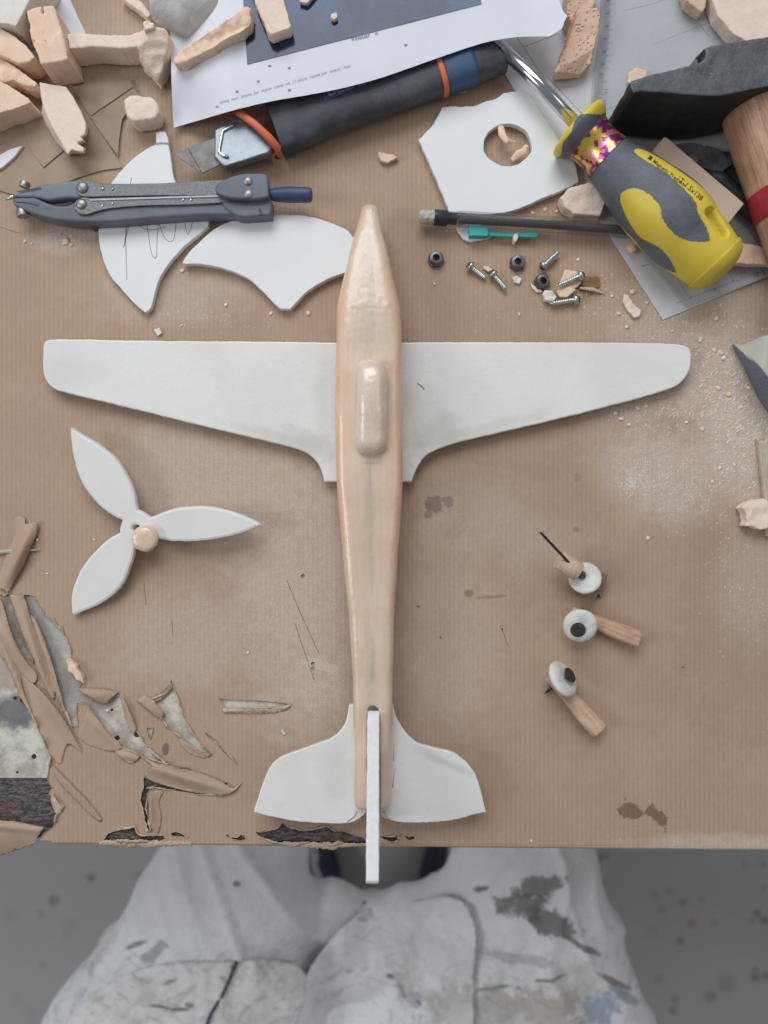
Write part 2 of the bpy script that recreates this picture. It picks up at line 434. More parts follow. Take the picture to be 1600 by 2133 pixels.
def wood_mat(name, c1, c2, c3, coat=.0, rough=.5, axis=(6, .25, 6), sc_=300, bumpd=.0001, side=None, rot=0.0, marks=0, **kw):
    t = NT(name); t._pos = t.pos()
    g = t.noise(sc_, 5, .65, t.coord(axis, (0, 0, rot)), .4)
    c = t.mix(t.ramp(t.noise(45, 5, .6), .35, .65), c1, c2)
    c = t.mix(t.ramp(g, .4, .72, 0, .6), c, c3)
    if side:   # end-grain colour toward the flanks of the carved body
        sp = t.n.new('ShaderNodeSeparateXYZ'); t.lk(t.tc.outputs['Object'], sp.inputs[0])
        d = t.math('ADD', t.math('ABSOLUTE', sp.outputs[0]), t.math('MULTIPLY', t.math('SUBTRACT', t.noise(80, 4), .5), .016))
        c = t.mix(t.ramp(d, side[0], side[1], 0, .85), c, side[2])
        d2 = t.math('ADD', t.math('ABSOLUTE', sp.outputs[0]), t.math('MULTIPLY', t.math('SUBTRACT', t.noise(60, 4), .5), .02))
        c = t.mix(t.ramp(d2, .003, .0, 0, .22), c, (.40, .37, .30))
        nzm = t.noise(150, 5, .7)
        for x, y, rx_, ry_, k in [(768, 640, 40, 3, .45), (775, 600, 5, 60, .35), (770, 965, 18, 3, .5), (771, 985, 3, 30, .5), (772, 1060, 6, 70, .3), (774, 1180, 4, 60, .3), (776, 1380, 6, 34, .5), (776, 1440, 10, 30, .3), (790, 690, 22, 30, .25), (745, 690, 20, 34, .2), (760, 540, 14, 60, .2)]:
            c = t.mix(t.math('MULTIPLY', t.blob(x, y, rx_, ry_, z=.029, nz=nzm, soft=1.2, wob=.6), k), c, (.40, .37, .32))
    t.color(c); t.set(Roughness=rough, Coat_Weight=coat, Coat_Roughness=.16, **kw)
    h = t.math('ADD', g, t.math('MULTIPLY', t.ramp(t.noise(900, 3, .6), .62, .8), 1.2 if coat else .3))
    nb = t.bump(h, bumpd)
    t.set(Normal=nb)
    if coat: t.set(Coat_Normal=nb)
    return t.m
m_fus = wood_mat('varnished_light_wood', (.71, .53, .375), (.765, .605, .46), (.645, .46, .315), .85, .42, (5, .14, 5), 240, .00007, side=(.008, .0165, (.76, .46, .30)), marks=1)
m_canopy = wood_mat('varnished_pale_wood', (.74, .58, .46), (.79, .65, .54), (.68, .50, .385), .9, .3, (5, .2, 5), 220, .00010)
m_spinner = wood_mat('varnished_balsa', (.76, .56, .41), (.80, .62, .47), (.68, .47, .32), .9, .3, (3, 3, 3), 200, .00015)
m_peg = wood_mat('raw_oak', (.52, .33, .21), (.62, .43, .30), (.30, .17, .10), 0, .75, (.25, 5, 3), 170, .0003, rot=-.38)
m_peg_b = wood_mat('raw_oak_pale', (.56, .37, .24), (.66, .47, .33), (.33, .19, .11), 0, .75, (.25, 5, 3), 170, .0003, rot=-.84)
m_peg2 = wood_mat('raw_beech', (.62, .45, .32), (.68, .52, .39), (.45, .29, .18), 0, .7, (4, 2, 4), 300, .0002)
m_bark = wood_mat('rough_dark_wood', (.30, .20, .15), (.40, .28, .21), (.08, .05, .04), 0, .85, (2, 4, 4), 350, .0012)
m_handle = wood_mat('hammer_handle_wood', (.46, .25, .145), (.60, .39, .26), (.13, .05, .022), .12, .55, (6, .18, 6), 190, .0002, rot=.33)
m_slat = wood_mat('pale_slat_wood', (.52, .44, .35), (.62, .54, .44), (.40, .31, .22), 0, .7, (8, .4, 4), 280, .0004)
m_balsa = basic('smooth_tan_board', (.555, .42, .325), (.60, .465, .365), .7, 40, .00005, 900)
def hash_(n_): return .3 + .37 * (len(n_) % 7)
def foam_mat(name, c1, c2, pits=0.0):
    t = NT(name)
    c = t.mix(t.ramp(t.noise(70, 4), .35, .65), c1, c2)
    fb = t.noise(110, 5, .7, t.coord((.25, 5, 5), (0, 0, hash_(name)))); c = t.mix(t.ramp(fb, .5, .7, 0, .35), c, tuple(q_ * .86 for q_ in c1))
    h = t.math('ADD', t.math('ADD', t.math('MULTIPLY', t.noise(180, 4, .6), .7), t.math('MULTIPLY', fb, .9)), t.math('MULTIPLY', t.noise(1800, 3, .7), .15))
    if pits:
        v = t.ramp(t.vor(420), .12, .38); c = t.mix(t.math('MULTIPLY', t.math('SUBTRACT', 1.0, v), t.ramp(t.noise(120), .5, .65)), c, (.40, .25, .17))
        h = t.math('ADD', h, t.math('MULTIPLY', v, pits))
    t.color(c); t.set(Roughness=.8, Subsurface_Weight=.15, Subsurface_Scale=.002, Subsurface_Radius=(1.0, .6, .4), Normal=t.bump(h, .0004)); return t.m
m_foam = foam_mat('cut_modelling_foam', (.80, .575, .425), (.84, .64, .49))
m_foam_pale = foam_mat('pale_cut_foam', (.82, .65, .53), (.85, .71, .60))
m_foam_dark = foam_mat('pitted_foam', (.70, .47, .34), (.75, .54, .40), 1.2)
m_foam_white = foam_mat('white_skinned_foam', (.74, .73, .66), (.78, .76, .70))
m_stone = basic('grey_putty', (.46, .45, .425), (.55, .54, .51), .85, 90, .0006, 350)
m_paper = basic('white_paper', (.70, .72, .78), (.73, .75, .80), .7, 30, .0001, 120)
m_paper2 = basic('drawing_paper', (.62, .62, .65), (.67, .67, .70), .75, 40, .0001, 200, dust=.12)
t = NT('glossy_dark_print'); t._pos = t.pos()
c = t.mix(t.ramp(t.noise(30, 3), .4, .6), (.012, .018, .040), (.035, .06, .13))
c = t.mix(t.ramp(t.noise(1200, 3, .7), .64, .7, 0, .5), c, (.30, .30, .30))
t.color(c); t.set(Roughness=.2, Specular_IOR_Level=.2, Coat_Weight=.5, Coat_Roughness=.10, Coat_Tint=(.45, .65, 1.0, 1.0), Normal=t.bump(t.noise(150, 4), .00008)); m_print = t.m
m_ink = basic('grey_ink', (.16, .16, .19), None, .8)
m_ink_lt = basic('pale_grey_ink', (.30, .31, .36), None, .8)
m_pencil = basic('pencil_stroke', (.17, .17, .19), (.26, .26, .28), .6, 900)
m_black_ink = basic('black_print', (.03, .03, .02), None, .6)
m_blade = basic('worn_steel_blade', (.16, .15, .14), (.24, .23, .22), .55, 200, .00008, 900, dust=.35, dcol=(.32, .30, .28), metal=.7)
m_steel = basic('brushed_steel', (.24, .27, .30), (.32, .35, .38), .42, 200, .00005, 900, metal=.8)
m_chrome = basic('polished_steel', (.62, .64, .68), None, .16, 100, metal=1.0)
m_zinc = basic('zinc_plated_steel', (.46, .52, .52), (.60, .66, .65), .32, 500, .0001, 1500, metal=.95)
m_nut = basic('dark_steel_nut', (.12, .13, .14), (.22, .23, .24), .4, 300, .0001, 900, metal=.85)
m_nail = basic('black_iron_nail', (.035, .03, .033), (.09, .075, .07), .5, 600, .0001, 900, metal=.4)
m_knob = basic('nickel_knob', (.26, .25, .23), (.40, .38, .35), .45, 500, .0001, 900, metal=.9)
m_body = basic('dark_rubber_grip', (.040, .044, .056), (.060, .066, .080), .55, 80, .00008, 900, dust=.55, dcol=(.30, .31, .33))
m_black = basic('black_plastic', (.018, .019, .022), (.03, .03, .034), .45, 80, dust=.1, dcol=(.4, .38, .36))
m_orange = basic('orange_plastic', (.68, .135, .06), (.74, .17, .075), .45, 60)
m_blue = basic('blue_plastic', (.035, .075, .16), (.045, .095, .20), .5, 60, dust=.08)
m_letter = basic('pale_blue_lettering', (.25, .28, .34), None, .6)
m_comp = basic('blue_grey_plastic', (.095, .112, .14), (.125, .147, .18), .45, 80, .00006, 700, dust=.3, dcol=(.42, .42, .44))
m_comp_lt = basic('light_blue_grey_plastic', (.15, .175, .21), (.19, .22, .26), .45, 80, .00006, 700, dust=.2, dcol=(.42, .42, .44))
m_arm = basic('matt_metal_arm', (.17, .18, .18), (.24, .25, .25), .5, 600, .0003, 1500, dust=.5, dcol=(.46, .45, .43), metal=.6)
m_navy = basic('navy_plastic', (.03, .055, .12), (.045, .07, .15), .5, 80, dust=.15)
m_yellow = basic('yellow_plastic', (.70, .52, .05), (.74, .57, .07), .4, 60, .00004, 600, Specular_IOR_Level=.4)
m_yellow_dk = basic('worn_yellow_cap', (.60, .43, .05), (.68, .50, .06), .5, 80)
m_grip = basic('grey_rubber_grip', (.095, .105, .125), (.13, .145, .17), .38, 60, .0004, 1300, dust=.30, dcol=(.5, .5, .52))
m_hammer = basic('black_forged_steel', (.020, .021, .023), (.045, .048, .052), .45, 120, .0004, 500, dust=1.0, dcol=(.20, .21, .225), metal=.3)
t = NT('dusty_lit_top_steel')
g = t.n.new('ShaderNodeNewGeometry'); sx_ = t.n.new('ShaderNodeSeparateXYZ'); t.lk(g.outputs['Normal'], sx_.inputs[0])
up_ = t.ramp(sx_.outputs[2], .55, .9)
film = t.math('MULTIPLY', up_, t.ramp(t.noise(110, 6, .75), .2, .65, .25, 1.0))  # dust film that also paints light from above into the upward faces
c = t.mix(t.ramp(t.noise(90, 4), .35, .65), (.018, .019, .021), (.030, .032, .035))
c = t.mix(film, c, (.115, .122, .135))
sp_m = t.math('MULTIPLY', t.ramp(t.noise(1500, 3, .75), .60, .68), t.math('MULTIPLY', t.ramp(t.noise(70, 3), .45, .65, .1, 1.0), t.math('ADD', t.math('MULTIPLY', up_, .8), .15)))
c = t.mix(sp_m, c, (.42, .44, .48))
t.color(c); t.set(Roughness=.5, Metallic=.2, Normal=t.bump(t.math('ADD', t.noise(500, 4, .7), t.math('MULTIPLY', t.noise(60, 3), 2.0)), .0003)); m_hammer = t.m
m_red = basic('red_paint', (.32, .02, .035), (.40, .03, .05), .5, 120, .0001, 400)
m_teal = basic('turquoise_plastic', (.02, .36, .34), (.03, .43, .40), .4, 60)
m_eraser = basic('worn_white_eraser', (.42, .41, .37), (.52, .50, .45), .8, 400, .0008, 500)
m_lead = basic('black_inner_tube', (.012, .013, .016), None, .5)
m_wheel = basic('chalky_white_wheel', (.58, .585, .555), (.74, .74, .71), .45, 160, .0003, 400, dust=.10, dcol=(.42, .36, .29))
m_sandback = basic('sandpaper_back', (.42, .44, .36), (.47, .485, .41), .7, 40, .0001, 300)
m_sand = basic('blue_grey_abrasive', (.16, .175, .235), (.24, .26, .33), .95, 900, .0006, 2500, dust=.5, dcol=(.42, .42, .46))
m_dustw = basic('white_dust', (.66, .64, .60), (.72, .69, .64), .9, 300)
m_dustc = basic('cream_dust', (.66, .52, .39), (.72, .58, .45), .9, 300)
m_holo_base = None
t = NT('holographic_foil')
sp = t.vor(420, t.coord((1, 1, 1), (.4, .3, .78)), out='Color')
bw = t.n.new('ShaderNodeSeparateColor'); t.lk(sp, bw.inputs[0])
c = t.mix(t.ramp(bw.outputs[0], .48, .52), (.72, .50, .10), (.38, .05, .20))
c = t.mix(t.ramp(bw.outputs[1], .86, .9), c, (1.0, .35, .55))
t.color(c); t.set(Metallic=.75, Roughness=.28, Normal=t.bump(bw.outputs[2], .0004)); m_holo = t.m
def clear_mat(name, col, alpha, rough=.08):
    t = NT(name); t.color(col); t.set(Roughness=rough, Alpha=alpha, IOR=1.45, Specular_IOR_Level=.6)
    dn = t.ramp(t.noise(1800, 2, .7), .62, .72)
    t.set(Alpha=t.math('ADD', t.math('MULTIPLY', dn, .35), alpha, clamp=True)); return t.m
m_clear = clear_mat('clear_acrylic', (.60, .63, .66), .30)
m_clear_edge = clear_mat('clear_acrylic_scale', (.46, .48, .50), .45)
m_barrel = clear_mat('clear_smoky_barrel', (.20, .19, .18), .25)

# ------------------------------------------------------------------ floor (structure)
t = NT('painted_concrete'); t._pos = t.pos()
c = t.mix(t.ramp(t.noise(3, 4), .3, .7), (.44, .45, .445), (.50, .505, .495))
n = t.noise(14, 3)
for (px, py, r, k, col) in [(190, 1828, 9, .8, (.03, .03, .03)), (112, 1876, 11, .7, (.035, .035, .035)), (345, 1768, 7, .7, (.03, .03, .03)), (297, 1828, 12, .6, (.09, .03, .03)),
        (85, 1904, 6, .5, (.05, .05, .05)), (90, 2010, 6, .5, (.05, .05, .05)), (20, 1905, 14, .45, (.34, .34, .33)), (148, 1925, 16, .4, (.36, .36, .34)), (138, 1950, 7, .4, (.36, .35, .3)),
        (35, 2080, 12, .35, (.34, .34, .33)), (65, 2110, 15, .35, (.34, .33, .3)), (38, 2128, 8, .6, (.5, .5, .5)), (1248, 1786, 8, .85, (.02, .03, .025)), (1263, 1781, 5, .7, (.03, .03, .03)),
        (1553, 1799, 6, .6, (.34, .14, .05)), (1441, 1922, 9, .85, (.40, .07, .09)), (1423, 1879, 8, .7, (.05, .05, .05)), (1461, 1873, 5, .7, (.04, .04, .04)),
        (1364, 1864, 7, .5, (.06, .06, .06)), (1380, 1896, 7, .45, (.07, .07, .07)), (1578, 1903, 8, .85, (.02, .03, .025)), (1593, 1917, 8, .85, (.02, .025, .02)), (1566, 1918, 5, .7, (.03, .03, .03)),
        (1417, 1960, 7, .8, (.03, .03, .03)), (1488, 1922, 8, .4, (.08, .08, .08)), (1510, 2048, 18, .4, (.09, .085, .07)), (1480, 2075, 12, .6, (.05, .05, .045)), (1401, 2104, 7, .8, (.03, .03, .03)),
        (1573, 2036, 9, .75, (.03, .035, .03)), (1573, 2019, 6, .6, (.04, .04, .04)), (1596, 2032, 8, .7, (.05, .03, .03)), (1372, 2038, 9, .4, (.08, .08, .08)), (1393, 1855, 5, .6, (.05, .05, .05)),
        (1360, 1940, 10, .35, (.35, .14, .12)), (1590, 1800, 7, .5, (.05, .06, .05)), (1590, 1850, 6, .5, (.05, .06, .05)), (1405, 2081, 8, .5, (.05, .05, .05))]:
    c = t.mix(t.math('MULTIPLY', t.blob(px, py, r, z=-.74, soft=1.0, wob=.18, nz=n), k * .6), c, col)
t.color(c); t.set(Roughness=.6, Normal=t.bump(t.noise(60, 4), .001)); m_floor = t.m
add('floor', M([(-3, -3, -.74), (3, -3, -.74), (3, 3, -.74), (-3, 3, -.74)], [[0, 1, 2, 3]]), m_floor, kind='structure', keep=True, shade=0)

# ------------------------------------------------------------------ work table
EY = lambda x: 1757 + .0094 * x                       # the table's front edge in photo pixels
table = thing('work_table', (0, .2, -.74), 'old work table with worn yellowish painted top under the brown paper', 'table')
def wbox(x0, x1, y0, y1, z0, z1):
    v = [(x, y, z) for z in (z0, z1) for x, y in ((x0, y0), (x1, y0), (x1, y1), (x0, y1))]
    return fixn(M(v, [[0, 1, 2, 3], [4, 5, 6, 7], [0, 1, 5, 4], [1, 2, 6, 5], [2, 3, 7, 6], [3, 0, 4, 7]]))
yf = W(800, EY(800)).y; ym = W(800, 1623).y
add('tabletop', plate_w([[Vector((-.75, ym, 0)), Vector((.75, ym, 0)), Vector((.75, .62, 0)), Vector((-.75, .62, 0))]], -.024, -.0011, .0004), m_board, table)
add('front_rail', plate_w([[Vector((-.75, W(0, EY(-2200)).y + .0015, 0)), Vector((.75, W(0, EY(3800)).y + .0015, 0)), Vector((.75, ym - .0004, 0)), Vector((-.75, ym - .0004, 0))]], -.030, -.0016, .001), m_dark, table)
for sx in (-.68, .68):
    for sy in (-.10, .55): add('leg', wbox(sx - .025, sx + .025, sy - .025, sy + .025, -.74, -.0305), m_slat, table)

# ------------------------------------------------------------------ kraft paper with its tears
q = lambda pts, s=2.353, ox=0, oy=1060: [(ox + x / s, oy + y / s) for x, y in pts]
HA = q([(-400, 720), (0, 700), (60, 745), (95, 900), (160, 1010), (200, 1110), (250, 1215), (230, 1320), (255, 1370), (240, 1395), (290, 1440), (318, 1455), (275, 1500), (262, 1560), (215, 1590), (172, 1640), (160, 1660), (60, 1720), (-400, 1900)])
HB = q([(-30, 405), (20, 430), (48, 415), (80, 520), (130, 640), (165, 760), (100, 700), (30, 570), (0, 470), (-30, 440)])
HC = q([(118, 422), (168, 428), (205, 505), (300, 592), (345, 680), (352, 740), (402, 850), (385, 882), (445, 930), (520, 955), (580, 900), (600, 960), (640, 1050), (722, 1170), (820, 1252), (750, 1230), (680, 1205), (600, 1170), (540, 1110), (480, 1020), (430, 965), (380, 950), (372, 985), (385, 1070), (350, 1060), (305, 950), (270, 830), (225, 700), (185, 620), (150, 520)])
HD = q([(840, 838), (868, 920), (905, 1030), (940, 1095), (985, 1150), (1042, 1205), (980, 1192), (905, 1130), (820, 1070), (790, 1000), (745, 930), (812, 905)])
HE = q([(1072, 930), (1160, 938), (1270, 940), (1428, 956), (1380, 975), (1250, 980), (1100, 978)])
HF = q([(710, 1308), (760, 1335), (890, 1372), (1090, 1400), (980, 1402), (860, 1380), (745, 1362), (722, 1400), (716, 1470), (738, 1575), (722, 1582), (702, 1490), (688, 1430), (702, 1360)])
HG = q([(1035, 1335), (1060, 1340), (1118, 1342), (1110, 1362), (1085, 1368), (1055, 1352)])
H3 = lambda pts: q(pts, 2.857, 500, 1440)
HI = q([(508, 1624), (530, 1590), (600, 1568), (660, 1560), (672, 1590), (700, 1600), (790, 1602), (822, 1620), (780, 1628), (650, 1627)])
HJ = H3([(95, 845), (160, 832), (225, 815), (250, 785), (300, 812), (380, 830), (450, 818), (520, 802), (560, 832), (620, 830), (680, 858), (745, 872), (750, 912), (640, 914), (590, 896), (550, 912), (400, 896), (300, 912), (200, 898), (150, 878)])
HK = H3([(835, 862), (880, 866), (945, 858), (940, 890), (905, 900), (850, 880)])
HL = H3([(978, 862), (1000, 868), (1040, 862), (1036, 884), (1000, 886)])
HM = q([(1108, 1598), (1130, 1608), (1160, 1612), (1185, 1595), (1205, 1618), (1180, 1628), (1140, 1618)])
HN = q([(832, 1592), (860, 1582), (890, 1592), (922, 1610), (885, 1606), (850, 1604)])
HO = q([(1005, 1095), (1030, 1112), (1052, 1128), (1100, 1180), (1172, 1262), (1095, 1190), (1040, 1138), (1012, 1110)])
HP = q([(878, 1270), (920, 1268), (938, 1278), (915, 1284)])
HQ = q([(720, 1075), (748, 1072), (742, 1100), (738, 1130), (728, 1120)])
dots = [(631, 1200, 4.2), (652, 1383, 4.5), (652, 1392, 4), (871, 1265, 3.6), (1423, 1392, 4.2), (1047, 1311, 2), (918, 1328, 2)]
holes = [rag(h, a, 3, i) for i, (h, a) in enumerate([(HB, 1.0), (HC, 1.0), (HD, .8), (HE, .7), (HF, 1.1), (HG, .8), (HI, 2.2), (HJ, 3.0), (HK, 2.0), (HL, 1.6), (HM, 1.6), (HN, 1.4), (HO, .4), (HP, .4), (HQ, .5)])]
holes += [[(x + r * cos(a), y + r * sin(a)) for a in [k * pi / 5 for k in range(10)]] for x, y, r in dots]
# outline: the whole visible sheet, with the big torn-away corner at the lower left
i0 = next(i for i, p in enumerate(HA) if p[1] > EY(0) - 10 and p[0] > 60 and p[0] < 90)
torn = rag(HA[1:i0 + 1], 2.0, 3, 5, closed=False)
outl = [(-900, -700), (2500, -700), (2500, EY(2500) - 7), (110, EY(110) - 7)] + [(p[0], min(p[1], EY(p[0]) - 6)) for p in torn[::-1]] + [(-60, 1352), (-900, 1360)]
kraft = add('kraft_paper', plate(outl, -.0003, 0, .00008, holes, res=1), m_kraft, None,
            'brown ribbed kraft paper covering the table, torn along its lower left', 'paper cover', keep=True)
# the paper folds down over the front edge
xs = [108 + i * 12 for i in range(205)]
def fold(u, v):
    x = 108 + u * 2440; y0 = EY(x) - 7
    a = min(v * 2, 1) * pi / 2; r = .0022
    p = W(x, y0); rr = r * (1 + .10 * noise.noise(Vector((x * .02, v, 0))))
    zz = -rr + rr * cos(a) - max(0, v - .5) * 2 * .03
    return Vector((p.x, p.y - rr * sin(a) - .0006 * noise.noise(Vector((x * .01, 3, v))) * v, zz - .00001))
add('folded_edge', surface(fold, 300, 14, .0002), m_kraft, kraft, shade=180)
def flap(pts, lift, smoothn=3, m=None, jag=.6, seed=0, base=.0004, parent=None, label=None, name='torn_flap'):
    """a torn strip of paper; lift(px,py) gives its curl height"""
    poly = rag(smooth(pts, smoothn), jag, 3, seed)
    return add(name, sheet(poly, lambda x, y: base + lift(x, y), 5, .00022, seed), m or m_kraft2, parent or kraft, label, shade=180)
def ridge(ax, ay, bx, by, w, h, off=0):
    """raised fold along a line, falling off within w pixels"""
    def f(x, y):
        dx, dy = bx - ax, by - ay; L = math.hypot(dx, dy); s = ((x - ax) * dx + (y - ay) * dy) / L / L
        d = ((x - ax) * dy - (y - ay) * dx) / L
        return h * math.exp(-((d - off) / w) ** 2) * (.35 + .65 * sin(pi * min(1, max(0, s))))
    return f
Z = lambda X, Y: (X / 2.353, 1060 + Y / 2.353)
def F(pts): return [Z(*p[:2]) + tuple(p[2:]) for p in pts]
strip = flap(F([(70, 45), (118, 40), (125, 75), (180, 65), (185, 110), (150, 190), (120, 270), (85, 330), (62, 370), (42, 415), (20, 395), (-10, 380), (0, 310), (40, 200), (70, 120)]), ridge(10, 1220, 70, 1090, 16, .006), seed=1)
flap(F([(-60, 440, 1), (0, 430), (40, 560), (90, 680), (140, 760), (182, 815), (160, 855), (100, 800), (40, 730), (-60, 640, 1)]), ridge(-10, 1290, 60, 1400, 14, .003), seed=2)
flap(F([(46, 420, 1), (118, 424, 1), (150, 530), (195, 640), (235, 730), (272, 850), (275, 880), (258, 930), (215, 850), (165, 740), (120, 640), (80, 520)]), ridge(45, 1260, 105, 1440, 12, .004, -5), seed=3)
flap(F([(62, 745), (165, 860), (240, 935), (300, 1010), (350, 1090), (405, 1195, 1), (330, 1150), (300, 1250), (255, 1215), (200, 1110), (150, 1010), (95, 890)]), ridge(60, 1400, 150, 1560, 12, .0025, 6), seed=4)
flap(F([(378, 880, 1), (480, 880), (578, 897, 1), (550, 925), (520, 955), (460, 935)]), ridge(165, 1440, 240, 1445, 16, .003, -6), seed=5)
flap(F([(668, 938, 1), (718, 912), (760, 950), (806, 992, 1), (796, 1036, 1), (740, 1000)]), ridge(290, 1455, 340, 1490, 12, .0022), seed=6)
flap(F([(680, 1206, 1), (750, 1238), (820, 1255), (900, 1275), (1000, 1300), (1100, 1345), (1140, 1370), (1190, 1338, 1), (1150, 1380), (1090, 1408), (980, 1396), (860, 1372), (760, 1340), (710, 1305), (745, 1260)]), ridge(300, 1590, 480, 1645, 13, .0045, -3), seed=7, jag=.9)
flap(F([(1098, 975), (1200, 984), (1330, 980), (1430, 955, 1), (1390, 992), (1300, 1004), (1180, 1004), (1100, 998)]), ridge(470, 1480, 605, 1472, 6, .0022), seed=8, m=m_kraft_edge, jag=1.3, name='torn_lip')
# ragged, lighter lips along the worst of the front tears
for k, (x0, x1, yy) in enumerate([(205, 400, 1760), (590, 765, 1764)]):
    pts = [(x0, EY(x0) - 8), (x1, EY(x1) - 8), (x1, EY(x1) - 2), ((x0 + x1) / 2, EY(x1) + 5), (x0, EY(x0) + 1)]
    add('torn_lip', sheet(rag(pts, 3.2, 2.5, 40 + k), lambda x, y: .0002 - .00014 * max(0, y - EY(x) + 3), 5, .0004, 3), m_kraft_edge, kraft, shade=180)
flap(F([(-300, 1500, 1), (0, 1525), (120, 1540), (215, 1560, 1), (185, 1610), (170, 1642, 1), (100, 1668), (0, 1700), (-300, 1800, 1)]),
     lambda x, y: .0012 - .0022 * max(0, (y - 1735) / 25) ** 1.6 + ridge(-60, 1715, 100, 1730, 8, .0025)(x, y), seed=9, jag=1.0)
def sstep_(t): t = max(0.0, min(1.0, t)); return t * t * (3 - 2 * t)
def lip(hole, a, b, w=5, h=.0011, seed=0):
    """the fuzzy curled rim along part of a tear"""
    r = random.Random(seed); P_ = rag(hole, .9, 3, seed + 60); n = len(P_); cx_ = sum(p[0] for p in P_) / n; cy_ = sum(p[1] for p in P_) / n
    i0_, i1_ = int(a * n), int(b * n); V = []; Fq = []; ar = sum(P_[i][0] * P_[(i + 1) % n][1] - P_[(i + 1) % n][0] * P_[i][1] for i in range(n))
    sg = 1 if ar > 0 else -1
    for k, i in enumerate(range(i0_, i1_)):
        p, q_ = P_[i % n], P_[(i + 2) % n]; dx, dy = q_[0] - p[0], q_[1] - p[1]; L = math.hypot(dx, dy) or 1
        nx, ny = -dy / L * sg, dx / L * sg      # towards the inside of the hole
        t_ = (i - i0_) / max(1, i1_ - i0_ - 1); e_ = max(.02, sin(pi * t_) ** .6 * sstep_(.62 + 1.5 * noise.noise(Vector((p[0] * .045, p[1] * .045, seed * 2 + 5)))))
        ww = w * e_ * r.uniform(.5, 1.2); hh = h * e_ * (1 + noise.noise(Vector((p[0] * .05, p[1] * .05, seed))))
        V += [W(p[0] - nx * ww * .9, p[1] - ny * ww * .9, .00012), W(p[0] - nx * ww * .2, p[1] - ny * ww * .2, hh * .8 + .0002), W(p[0] + nx * ww * .45, p[1] + ny * ww * .45, hh + .0003)]
        if k:
            m_ = len(V); Fq += [[m_ - 6, m_ - 3, m_ - 2, m_ - 5], [m_ - 5, m_ - 2, m_ - 1, m_ - 4]]
    me = fixn(M(V, Fq)); o = bpy.data.objects.new('t', me); md = o.modifiers.new('s', 'SOLIDIFY'); md.thickness = .00018; md.offset = 0
    rr_ = evalmesh(o); add('torn_lip', rr_, m_kraft_edge, kraft, shade=180)
for k, (hl, a, b, w, h) in enumerate([(HC, .02, .30, 4, .0010), (HC, .33, .62, 5, .0016), (HC, .66, .95, 5, .0014), (HD, .02, .42, 4, .0010), (HD, .5, .98, 6, .0018), (HF, .08, .45, 4, .0012), (HF, .5, .98, 5, .0014), (HI, .0, .45, 5, .0010), (HI, .62, .98, 8, .0016),
        (HJ, .02, .5, 4, .0008), (HJ, .52, .74, 8, .0014), (HJ, .76, .98, 8, .0012), (HB, .1, .6, 3, .0012), (HA[2:9], .05, .52, 5, .0016), (HA[9:16], .05, .55, 5, .0016), (HE, .45, .98, 5, .0012), (HO, .1, .5, 3, .0006), (HQ, .1, .9, 3, .0006), (HM, .1, .9, 4, .0008), (HN, .1, .9, 4, .0008), (HK, .1, .9, 4, .0008)]):
    lip(hl, a, b, w, h, k)
# more crumpled strips of the same paper pushed up over the tears
flap(F([(150, 520, 1), (185, 560), (240, 700), (275, 830), (305, 940), (345, 1060), (380, 1120, 1), (330, 1040), (280, 930), (240, 830), (190, 690)]), ridge(70, 1290, 160, 1520, 7, .0030), seed=11)
flap(F([(380, 1120, 1), (430, 980, 1), (480, 1030), (545, 1115), (600, 1175, 1), (560, 1190), (500, 1180), (440, 1160)]), ridge(170, 1480, 250, 1560, 9, .0016), seed=12)
flap(F([(250, 1250, 1), (300, 1300), (420, 1420), (500, 1520, 1), (480, 1530), (380, 1440), (280, 1330)]), ridge(108, 1600, 208, 1710, 7, .0012), seed=13, m=m_kraft)
flap(F([(590, 905, 1), (640, 1000), (668, 1080), (640, 1090), (612, 1010)]), ridge(252, 1440, 282, 1520, 6, .0018), seed=14)
flap(F([(715, 912, 1), (780, 900), (835, 850, 1), (842, 880), (800, 925), (760, 945)]), ridge(305, 1448, 352, 1425, 7, .0022), seed=15)
flap(F([(885, 1100, 1), (905, 1135), (985, 1190), (1040, 1205, 1), (1000, 1222), (930, 1200), (880, 1150)]), ridge(380, 1545, 440, 1572, 6, .0016), seed=16)
flap(F([(560, 1180, 1), (620, 1175), (690, 1210, 1), (650, 1250), (600, 1230)]), ridge(245, 1570, 290, 1580, 7, .0018), seed=17)
flap(F([(712, 1370, 1), (745, 1362), (760, 1390), (735, 1430), (728, 1500), (745, 1570, 1), (775, 1590), (790, 1520), (780, 1430), (800, 1385)]), ridge(312, 1640, 316, 1730, 6, .0016), seed=18, m=m_kraft)
flap(F([(255, 1395, 1), (290, 1440), (318, 1455, 1), (300, 1485), (280, 1500), (250, 1440)]), ridge(110, 1660, 130, 1690, 6, .0018), seed=19, m=m_kraft_edge)
flap(F([(0, 600, 1), (30, 690), (95, 760), (110, 880), (160, 1000, 1), (120, 960), (70, 850), (20, 740), (-30, 680)]), ridge(0, 1330, 62, 1480, 7, .0022), seed=20)
# slits and thin raised creases cut into the paper
for cut_ in ([[(597, 1208), (625, 1275), (665, 1362)], [(614, 1298), (640, 1375), (656, 1420)], [(358, 1292), (360, 1325)],
    [(113, 1286), (124, 1310)], [(131, 1305), (136, 1322)], [(300, 1215), (304, 1260)], [(1042, 1305), (1047, 1314), (1058, 1345)], [(0, 473), (42, 486)]]): add('knife_cut', lines_mesh([cut_], .00018, .00012), m_nail, kraft, shade=0)

# loose splinter crossing under the standing paper strip
add('wood_splinter', fixn(tube([W(-30, 1152, .001), W(20, 1148, .0015), W(60, 1146, .0015), W(84, 1146, .0006)], [.001, .0012, .0008, .0001], 8)), m_slat, None, 'thin pale wood splinter under a curled paper strip at the left edge', 'splinter')
